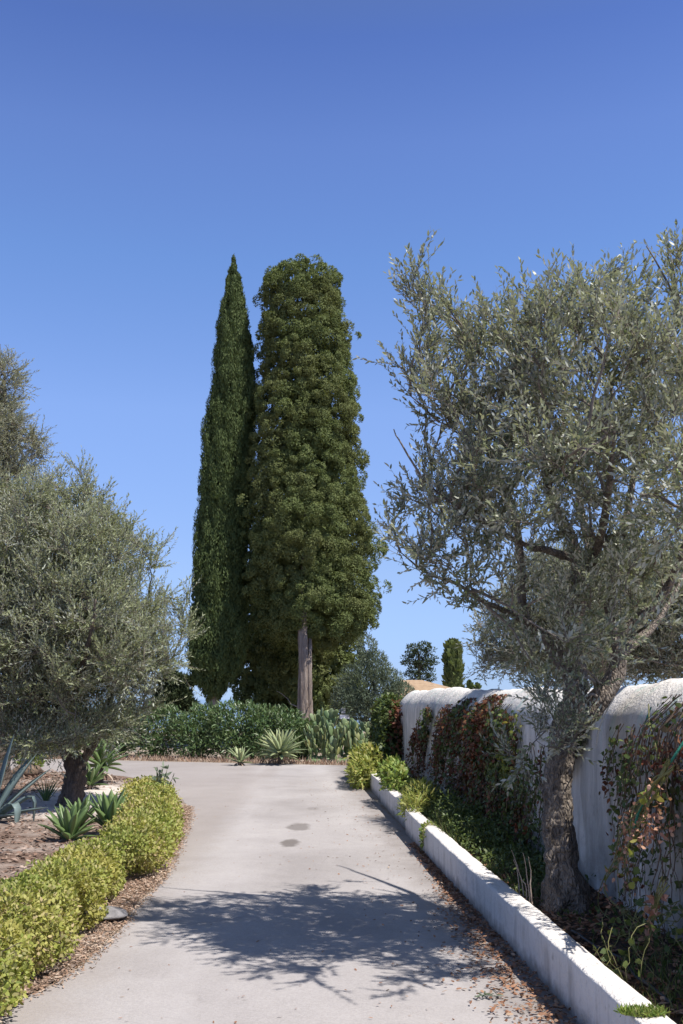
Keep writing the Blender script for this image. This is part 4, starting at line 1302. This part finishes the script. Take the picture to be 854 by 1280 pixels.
# ------------------------------------------------------------------ rock and stone
def rock(name, c, s, label, cat, mat, seed, flat=1.0):
    V, Fc = ball(18, 12)
    V = V * (1 + .5 * fbm(V * 1.6, 5, seed))[:, None]
    V = V * np.array(s) + np.array(c)
    mb = MB(); mb.add(V, *Fc)
    return setp(mb.build(name, mat, None, True, c), label, cat)


q = G(130, 1152); rock('flat_stone', (q[0], q[1], .055), (.16, .15, .05), 'dark grey flat stone lying on the dry verge before the hedge', 'stone', M['stone'], 3)
q = G(32, 972); rock('boulder', (q[0], q[1], .10), (.34, .26, .17), 'brown boulder in the mulch behind the blue agave', 'rock', M['rock'], 6)

# ------------------------------------------------------------------ litter (nobody could count it)
def scatter_flat(mb, P, L, W, shape='ovate', tilt=.35):
    n = len(P)
    a = RNG.random(n) * 2 * PI
    dr = np.stack([np.cos(a), np.sin(a), RNG.normal(0, tilt * .6, n)], -1)
    nn = nrm(np.stack([RNG.normal(0, tilt, n), RNG.normal(0, tilt, n), np.ones(n)], -1))
    leaves(mb, P, dr, nn, L * RNG.uniform(.5, 1.3, n), W * RNG.uniform(.6, 1.3, n), shape, .12)


n = 14000                               # verge between hedge and lane
y = RNG.uniform(3.5, 15.5, n)
x = edge_x(y) + .03 - np.abs(RNG.normal(0, .2, n)) + .03 * RNG.normal(0, 1, n)
P = np.stack([x, y, np.zeros(n)], -1)
P[:, 2] = np.where(x < edge_x(y) - .02, mulch_z(P), .004) + .006 + .012 * RNG.random(n)
mb = MB(); scatter_flat(mb, P, .034, .010, 'lance', .5)
setp(mb.build('dry_leaf_litter', M['straw']), 'dry straw coloured litter along the hedge foot and lane edge', 'leaf litter', kind='stuff')
n = 16000                               # mulch chips
y = 6 + 16 * RNG.random(n) ** .8
x = edge_x(y) - .3 - np.abs(RNG.normal(0, 3.2, n))
kp = (np.hypot((x + 3.9) / 1.5, (y - 16.3) / 3.0) + .3 * RNG.normal(0, 1, n) > 1.0)
x, y = x[kp], y[kp]; n = len(x)
P = np.stack([x, y, y * 0], -1); P[:, 2] = mulch_z(P) + .006 + .01 * RNG.random(n)
mb = MB(); scatter_flat(mb, P, .075, .028, 'lance', .45)
setp(mb.build('mulch_chips', M['mulchbits']), 'brown and pale mulch chips spread under the left olives', 'mulch', kind='stuff')
n = 3700                                # brown leaves beside the kerb
y = RNG.uniform(4.2, 11.5, n)
dens = np.interp(y, [4, 5.5, 7, 8.6, 9.5, 11.5], [.24, .22, .16, .09, .05, .03])
x = KX(y) - .01 - np.abs(RNG.normal(0, 1, n)) * dens
P = np.stack([x, y, np.full(n, .009) + .016 * RNG.random(n)], -1)
mb = MB(); scatter_flat(mb, P, .038, .016, 'ovate', .4)
n = 500
y = RNG.uniform(4.5, 20, n); x = KX(y) - np.abs(RNG.normal(0, .6, n))
P = np.stack([x, y, np.full(n, .012)], -1); scatter_flat(mb, P, .03, .012, 'ovate', .3)
n = 260
y = RNG.uniform(4.5, 21, n); x = edge_x(y) + (KX(y) - edge_x(y)) * RNG.random(n)
P = np.stack([x, y, np.full(n, .010)], -1); scatter_flat(mb, P, .026, .009, 'lance', .3)
setp(mb.build('fallen_leaves', M['dry']), 'brown fallen leaves drifted along the foot of the kerb', 'leaf litter', kind='stuff')
n = 6000                                # litter on the bed
y = RNG.uniform(3.5, 17.5, n); u = RNG.random(n)
x = KX(y) + .17 + (WX(y) - KX(y) - .2) * u
P = np.stack([x, y, np.full(n, 0)], -1)
P[:, 2] = BEDZ + .05 * fbm(P * 2.2, 4, 4) + .06 * u ** 2 + .012
mb = MB(); scatter_flat(mb, P, .05, .02, 'ovate', .5)
setp(mb.build('bed_litter', M['dry']), 'dead brown leaves lying on the dark bed soil', 'leaf litter', kind='stuff')


def bed_z(x, y):
    u = (x - KX(y) - .12) / (WX(y) + .05 - KX(y) - .12)
    return BEDZ + .05 * fbm(np.stack([x, y, x * 0], -1) * 2.2, 4, 4) + .06 * np.clip(u, 0, 1) ** 2


n = 9000                                # long weedy grass in the bed
y = np.concatenate([RNG.normal(10.4, 1.5, n - 3200), RNG.uniform(4.4, 9, 1800), RNG.uniform(12, 17.5, 1400)])
u = np.clip(RNG.normal(.45, .25, n), .05, .95)
x = KX(y) + .17 + (WX(y) - KX(y) - .2) * u
P = np.stack([x, y, bed_z(x, y) - .01], -1)
cl = fbm(P * np.array([1.8, 1.8, 0]), 3, 66)
kp = (cl > -.05)
P = P[kp]; n = len(P)
hgt = np.interp(P[:, 1], [4.5, 8, 9, 10.5, 12, 15, 18], [.08, .09, .15, .20, .19, .15, .13]) * RNG.uniform(.5, 1.25, n)
mb = MB()
leaves(mb, P, nrm(rdir(n) * .55 + np.array([-.12, 0, 1.0])), rdir(n), hgt, .011, 'blade', .28)
setp(mb.build('bed_grass', M['grass']), 'rank dark green grass filling the shaded bed under the wall', 'grass', kind='stuff')
n = 9000                                # broad-leaved weeds among it
y = np.concatenate([RNG.normal(10.6, 1.6, 6500), RNG.uniform(7.6, 17, 2500)])
u = np.clip(RNG.normal(.5, .25, n), .06, .98)
x = KX(y) + .17 + (WX(y) - KX(y) - .2) * u
P = np.stack([x, y, bed_z(x, y)], -1)
lf = np.clip(.5 + .9 * fbm(P * np.array([2.2, 2.2, 0]), 3, 67), 0, 1)
P[:, 2] += (.05 + .38 * np.interp(y, [7, 9, 11, 13, 17], [.2, .7, 1, .7, .4]) * lf) * RNG.random(n)
mb = MB(); leaves(mb, P, nrm(rdir(n) + np.array([-.2, -.1, .25])), nrm(rdir(n) * .7 + np.array([-.2, 0, 1.0])), .042 * RNG.uniform(.4, 1.4, n), .017 * RNG.uniform(.7, 1.3, n), 'ovate', .2)
setp(mb.build('bed_weeds', M['vine_grn']), 'dark broad-leaved weeds crowding the shaded bed under the wall', 'weeds', kind='stuff')
n = 2500                                # dry grass at the far edge of the cross lane
x = RNG.uniform(-9, 1.5, n)
y = np.interp(x, [-14, -6.2, .15, 3], [29.3, 26.6, 24.5, 24.3]) + .05 + np.abs(RNG.normal(0, .35, n))
P = np.stack([x, y, np.full(n, -.005)], -1)
mb = MB(); leaves(mb, P, nrm(rdir(n) * .6 + np.array([0, 0, 1.0])), rdir(n), .16 * RNG.uniform(.4, 1.3, n), .02, 'blade', .2)
setp(mb.build('dry_grass', M['straw']), 'dry tawny grass along the far edge of the cross lane', 'grass', kind='stuff')

# ------------------------------------------------------------------ plants in the bed
def weed(root, blobs, label, mat, n, L, W, shape='lance', upb=.5, name='weed_clump', cat='weed', stems=10, group=None, smat=None):
    return shrub(name, label, cat, root, blobs, mat, n, L, W, shape, upb, .8, group, stems, .005, .6, None, smat or M['stem_g'])


q = np.array([KX(12.6) + .22, 12.9, BEDZ])
weed(q, [(q + np.array([0, 0, .16]), (.2, .5, .2)), (q + np.array([-.1, -.4, .1]), (.15, .4, .14))], 'sunlit yellow-green weeds leaning over the middle kerb', M['weed_y'], 1500, .09, .016, 'lance', .5)
q = np.array([KX(15.3) + .2, 15.4, BEDZ])
weed(q, [(q + np.array([.02, 0, .2]), (.2, .6, .25)), (q + np.array([0, .5, .25]), (.2, .4, .22))], 'bright green leafy weeds behind the far kerb', M['weed'], 1700, .075, .035, 'ovate', .4)
q = np.array([KX(18.6) + .1, 18.7, .02])
weed(q, [(q + np.array([.0, .2, .36]), (.26, .55, .34)), (q + np.array([-.15, -.35, .25]), (.22, .45, .25)), (q + np.array([-.12, .9, .35]), (.22, .4, .3))], 'yellowish creeper tumbling over the kerb at the far wall end', M['weed_y'], 2700, .10, .034, 'lance', .35, 'creeper_mound', 'creeper', 40)
q = np.array([.92, 19.7, .02])
T = weed(q, [(q + np.array([0, 0, .55]), (.30, .6, .55)), (q + np.array([.02, .3, 1.05]), (.30, .6, .5)), (q + np.array([.1, .6, 1.3]), (.34, .5, .33)), (q + np.array([-.1, .8, .7]), (.26, .5, .6))], 'tall dark green and red creeper mass swallowing the far end of the white wall', M['vine_grn'], 6500, .085, .055, 'ovate', -.1, 'creeper_mass', 'creeper', 30)
mb = MB(); blobfoliage(mb, [(q + np.array([.12, -.25, .6]), (.16, .45, .55)), (q + np.array([.14, -.1, 1.2]), (.15, .5, .35))], 750, .08, .055, 'ovate', -.3, .8)
mb.build('red_leaves', M['vine_red'], T)
q = np.array([KX(10.9) + .13, 10.95, .27])
T = thing('trailing_weed', q, 'thin green weed trailing down the kerb face opposite the road shadow', 'weed')
mb = MB(); ml = MB()
for k in range(7):
    a = q + np.array([.02, RNG.normal(0, .06), .01])
    e = np.array([KX(10.7) - .03, 10.75 + RNG.normal(0, .08), RNG.uniform(.03, .2)])
    p = np.concatenate([bez(a, np.array([KX(10.9) + .02, a[1], .33]), np.array([KX(10.85) - .02, e[1], .26]), 6), bez(np.array([KX(10.8) - .022, e[1], .24]), np.array([KX(10.8) - .03, e[1], .15]), e, 6)])
    tube(mb, p, .003, 4)
    m = 16; s = RNG.integers(0, 12, m)
    leaves(ml, p[s], nrm(rdir(m) + np.array([-.4, 0, 0])), rdir(m), .04, .018, 'ovate', .1)
mb.build('stems', M['stem_g'], T); ml.build('foliage', M['weed'], T)
# moss-green weed on the near kerb
q = G(803, 1266, .28)
n = 900
T = thing('kerb_weed', q + np.array([0, 0, -.005]), 'mat of fine green weed growing over the near kerb top', 'weed')
a = RNG.random(n) * 2 * PI; rr = np.sqrt(RNG.random(n))
P = q + np.stack([np.cos(a) * rr * .10, np.sin(a) * rr * .05, np.full(n, -.002)], -1)
mb = MB(); leaves(mb, P, nrm(rdir(n) + np.array([0, 0, .9])), rdir(n), .03 * RNG.uniform(.5, 1.3, n), .007, 'lance', .2); mb.build('foliage', M['weed'], T)
# fallen olive sprig on the lane
q = G(607, 1249)
mb = MB()
p = np.array([q + np.array([-.06, 0, .012]), q + np.array([0, .01, .02]), q + np.array([.07, 0, .012])])
tube(mb, p, .002, 4)
m = 16; t_ = RNG.random(m)[:, None]
leaves(mb, p[0] + (p[2] - p[0]) * t_ + np.array([0, 0, .008]), nrm(np.stack([RNG.normal(.5, .6, m), RNG.normal(0, .8, m), np.full(m, .15)], -1)), nrm(rdir(m) * .4 + np.array([0, 0, 1.0])), .045, .014, 'lance', .1)
setp(mb.build('fallen_sprig', M['grey_shrub'], None, False, q), 'fallen green olive sprig on the asphalt near the leaf drift', 'sprig')
# sticks standing at the trunk foot
T = thing('dry_stick', G(655, 1135, .2), 'pale thin dry stalks standing left of the gnarled trunk foot', 'stick')
mb = MB()
for k in range(5):
    a = G(650 + 4 * k, 1128 + 2 * k, .2)
    tube(mb, wander(a, a + np.array([RNG.normal(-.06, .05), RNG.normal(0, .05), RNG.uniform(.2, .45)]), np.array([0, 0, 1.0]), 8, .08, k), np.linspace(.006, .002, 8), 5)
mb.build('stalks', M['stick'], T)
# dark hose on the soil
q0 = G(770, 1190, .22)
hp = [G(715, 1165, .21), G(745, 1182, .215), G(775, 1195, .215), G(800, 1222, .215), G(838, 1250, .215)]
hp = smooth_path([np.array([*h[:2], 0]) for h in hp], 10)
hp[:, 2] = bed_z(hp[:, 0], hp[:, 1]) + .012
mb = MB(); tube(mb, hp, .009, 8)
setp(mb.build('garden_hose', M['hose'], None, True, hp[0]), 'thin dark hose lying on the bed soil below the hanging vines', 'hose')

# ------------------------------------------------------------------ creepers on the wall
def creeper(label, px_path, width, nst, nleaf, mats, leafL, leafW, off=(.012, .10), group='creepers hanging on the white wall', shape='ovate', jitter=.10, wmul=3.2, stem_mat=None):
    """px_path: list of (x,y) from top to bottom on the wall face"""
    top = on_wall(*px_path[0])
    T = thing('wall_creeper', top, label, 'creeper', group)
    ms = MB(); mls = [MB() for _ in mats]
    path = np.array([on_wall(*p) for p in px_path])
    wl = np.interp(np.linspace(0, 1, len(path)), np.linspace(0, 1, len(width)), width) * wmul
    leafL, leafW, nst, nleaf = leafL * .8, leafW * .8, int(nst * 1.5), int(nleaf * 1.25)
    for k in range(nst):
        o = RNG.uniform(-1, 1)
        e = RNG.uniform(.45, 1.05)
        st = RNG.uniform(.05, .5) if k % 4 else 0.0
        q = smooth_path(path, 6)
        wq = np.interp(np.linspace(0, 1, len(q)), np.linspace(0, 1, len(wl)), wl)
        a0, a1 = int(st * len(q)), max(int(min(e, 1) * len(q)), 4)
        q, wq = q[a0:a1], wq[a0:a1]
        if len(q) < 4: continue
        nz = np.stack([fbm(q * 3.6 + k * 3.7, 4, 70 + k), fbm(q * 4 + k * 5.1, 3, 170 + k)], -1)
        f = RNG.uniform(*off)
        p = q + DW * (wq * o + jitter * nz[:, 0] * 2)[:, None] + NL * (f + .06 * nz[:, 1])[:, None].clip(.006)
        # over the sloping top the stems follow the cap
        cap = np.clip(p[:, 2] - 1.42, 0, .3)
        p = p - NL * (cap * .9)[:, None]
        tube(ms, p, np.linspace(.0038, .0018, len(p)) * RNG.uniform(.6, 1.4), 4, cap=False)
        m = max(int(nleaf / nst), 1)
        s = RNG.random(m) ** .85 * (len(p) - 1)
        i0 = np.minimum(s.astype(int), len(p) - 2); fr = (s - i0)[:, None]
        c = p[i0] * (1 - fr) + p[i0 + 1] * fr + rdir(m) * (.015 + .025 * RNG.random(m))[:, None]
        sel = (vnoise(c * 2.3, 88) + RNG.normal(0, .35, m) + 1.0) / 2.0
        mi = np.clip((sel * len(mats)).astype(int), 0, len(mats) - 1)
        dr = nrm(rdir(m) * .8 + NL * .5 + np.array([0, 0, -.6])); nn = nrm(NL + rdir(m) * .7 + np.array([0, 0, .4]))
        L = leafL * RNG.uniform(.5, 1.3, m)
        for z, ml in enumerate(mls):
            w_ = mi == z
            leaves(ml, c[w_], dr[w_], nn[w_], L[w_], leafW / leafL * L[w_], shape, .2)
    ms.build('stems', stem_mat or M['stem'], T)
    for ml, (mt, nm) in zip(mats and mls, mats):
        if ml.n: ml.build(nm, mt, T)
    return T


vr, vg, vo, vy = (M['vine_red'], 'red_leaves'), (M['vine_grn'], 'green_leaves'), (M['vine_org'], 'orange_leaves'), (M['vine_ylw'], 'yellow_leaves')
creeper('thick dark green and red creeper covering the far end of the white wall', [(488, 872), (487, 900), (485, 930), (484, 965), (483, 985)], [.9, 1.2, 1.3, 1.5], 60, 7000, [vg, vr, vg, vy], .075, .055, (.03, .3), wmul=1.0)
creeper('narrow red creeper streak next to the dark far mass', [(540, 884), (537, 899), (530, 925), (524, 960), (518, 988)], [.05, .16, .3, .34], 18, 1500, [vr, vr, vg], .06, .045)
creeper('very thin sparse creeper strand on the bare white stretch of wall', [(556, 890), (552, 920), (550, 955), (548, 990)], [.06, .08, .10], 7, 260, [vr, vo, vg], .05, .036)
creeper('green and red creeper column right of the bare white stretch', [(580, 872), (578, 894), (570, 930), (565, 970), (560, 1010)], [.10, .2, .26, .34], 24, 2100, [vg, vr, vg], .062, .045)
creeper('dense rusty orange creeper falling from the wall top', [(609, 868), (606, 892), (602, 935), (596, 985), (592, 1040)], [.14, .20, .26, .30], 34, 3300, [vo, vr, vr, vg], .06, .045)
creeper('dark red creeper with yellow tips behind the low olive sprays', [(645, 892), (640, 925), (634, 970), (626, 1030), (620, 1070)], [.1, .2, .24, .26], 26, 2100, [vr, vg, vy, vg], .058, .042)
creeper('sparse dark green creeper just left of the gnarled trunk', [(676, 930), (672, 980), (668, 1030), (664, 1075)], [.14, .18, .2], 18, 900, [vg, vg, vr], .05, .034)
creeper('short green and orange creeper knot right of the gnarled trunk', [(735, 893), (728, 912), (722, 930), (716, 955), (712, 975)], [.1, .16, .16, .08], 18, 800, [vg, vg, vo, vy], .055, .04, (.03, .14), wmul=1.5)
creeper('thin bare tangle of creeper stems on the clear wall by the trunk', [(792, 905), (790, 935), (786, 965), (784, 1010), (782, 1050)], [.08, .16, .18, .14], 11, 260, [vg, vr], .045, .032, wmul=1.6)
creeper('big shaded green creeper hanging at the right edge behind the rope', [(848, 868), (842, 920), (835, 980), (828, 1050), (822, 1120), (818, 1180)], [.22, .26, .34, .40, .40], 44, 1150, [vg, vg, vg, vr], .05, .032, (.02, .2), wmul=1.5)
creeper('dark thin creeper strands hanging between the red streak and the green column', [(560, 880), (556, 915), (548, 960), (540, 1000)], [.08, .10, .12], 16, 700, [vg, vr, vr], .055, .04)
creeper('shaded green creeper strands between the orange creeper and the yellow-tipped one', [(628, 880), (622, 925), (614, 985), (606, 1055)], [.14, .18, .2], 26, 1700, [vg, vg, vr], .055, .04)
creeper('low dark creeper growth over the foot of the wall left of the gnarled trunk', [(640, 985), (634, 1010), (628, 1040), (622, 1075)], [.4, .45, .5], 34, 1900, [vg, vr, vg], .055, .04, (.01, .2))
# the withered bundle that hangs on the green rope
T = thing('withered_vine', np.array(on_wall(846, 950, .12)), 'withered pink-leaved vine bundle with yellow-green stems hung on the green rope', 'vine')
ms = MB(); ml = MB(); mg = MB()
px = [(838, 955), (818, 990), (800, 1015), (786, 1045), (778, 1080), (773, 1120), (770, 1160)]
for k in range(11):
    o = .28 + RNG.normal(0, .03)
    e = len(px) - (k % 4)
    p = smooth_path([on_wall(x + RNG.normal(0, 5 + 2.4 * i), y + RNG.normal(0, 6), o + RNG.normal(0, .02)) for i, (x, y) in enumerate(px[:e])], 6)
    tube(ms, p, np.linspace(.0045, .0025, len(p)), 5)
    m = 13; s = RNG.integers(4, len(p), m)
    leaves(ml, p[s] + rdir(m) * .025, nrm(rdir(m) * .8 + np.array([0, 0, -.5])), rdir(m), .031 * RNG.uniform(.6, 1.2, m), .020, 'ovate', .45)
    m = 4; s = RNG.integers(4, len(p), m)
    leaves(mg, p[s] + rdir(m) * .02, nrm(rdir(m) * .8 + np.array([0, 0, -.3])), rdir(m), .05, .04, 'ovate', .2)
for x, y in ((800, 1020), (812, 1030), (790, 1040), (825, 1020), (808, 1045)):
    c = on_wall(x, y, .26); m = 24
    leaves(ml, c + RNG.normal(0, .045, (m, 3)), nrm(rdir(m) * .8 + np.array([0, 0, -.5])), rdir(m), .034 * RNG.uniform(.6, 1.2, m), .021, 'ovate', .45)
ms.build('stems', M['stem_g'], T); ml.build('withered_leaves', M['vine_dry'], T); mg.build('green_leaves', M['vine_ylw'], T)
T = thing('withered_vine', np.array(on_wall(812, 1160, .12)), 'short withered pink-leaved vine shoot near the ground at the lower right', 'vine')
ms = MB(); ml = MB()
for k in range(4):
    p = smooth_path([on_wall(828 + 3 * k, 1095 + 4 * k, .28), on_wall(818 + 2 * k, 1125, .3), on_wall(808 + 2 * k, 1165, .3), on_wall(803 + k, 1215 - 6 * k, .28)], 6)
    tube(ms, p, .004, 5)
    m = 9; s = RNG.integers(5, len(p) - 3, m)
    leaves(ml, p[s] + rdir(m) * .02, nrm(rdir(m)), rdir(m), .042, .028, 'ovate', .4)
ms.build('stems', M['stem_g'], T); ml.build('withered_leaves', M['vine_dry'], T)
# trailing stems on the ground at the lower right
T = thing('tangled_stems', G(820, 1205, .22), 'tangle of yellowish bare stems sprawling on the soil at the lower right', 'vine')
ms = MB(); ml = MB()
for k in range(26):
    a = on_wall(RNG.uniform(770, 870), RNG.uniform(1120, 1180), RNG.uniform(.05, .3))
    e = G(RNG.uniform(740, 880), RNG.uniform(1180, 1240), .22)
    e[0] = max(e[0], KX(e[1]) + .2)
    p = bez(a, (a + e) / 2 + np.array([RNG.normal(-.1, .12), 0, RNG.uniform(.0, .2)]), e, 12) + .015 * rdir(12)
    p[:, 2] = np.maximum(p[:, 2], .22)
    tube(ms, p, np.linspace(.003, .0015, 12), 4)
    m = 4; s = RNG.integers(2, 12, m)
    leaves(ml, p[s], rdir(m), rdir(m), .05, .03, 'ovate', .2)
ms.build('stems', M['stem_g'], T); ml.build('green_leaves', M['vine_grn'], T)
# green rope and white string
p = smooth_path([on_wall(905, 872, .04), on_wall(866, 912, .12), on_wall(840, 950, .22), on_wall(815, 985, .27), on_wall(800, 1012, .29), on_wall(793, 1035, .3)], 10)
mb = MB(); tube(mb, p, .0075, 7)
setp(mb.build('green_rope', M['rope'], None, True, p[0]), 'bright green rope running down taut from the upper right of the wall', 'rope')
p = smooth_path([on_wall(814, 884, .02), on_wall(806, 905, .05), on_wall(798, 928, .06), on_wall(790, 950, .06)], 10)
mb = MB(); tube(mb, p, .005, 6)
setp(mb.build('green_rope', M['rope'], None, True, p[0]), 'shorter dark green rope end hanging on the clear wall near the tree', 'rope')
p = smooth_path([on_wall(768, 872, .10), on_wall(756, 893, .10), on_wall(748, 915, .09), on_wall(745, 934, .07)], 10)
mb = MB(); tube(mb, p, .004, 6)
setp(mb.build('white_string', M['string'], None, True, p[0]), 'white string hanging from the thick olive limb before the wall', 'string')
p = smooth_path([on_wall(811, 880, .04), on_wall(812, 905, .07), on_wall(818, 925, .1), on_wall(822, 945, .1)], 10)
mb = MB(); tube(mb, p, .004, 6)
setp(mb.build('bare_shoot', M['stem_g'], None, True, p[0]), 'single yellow-green bare shoot hanging from the wall top', 'vine')
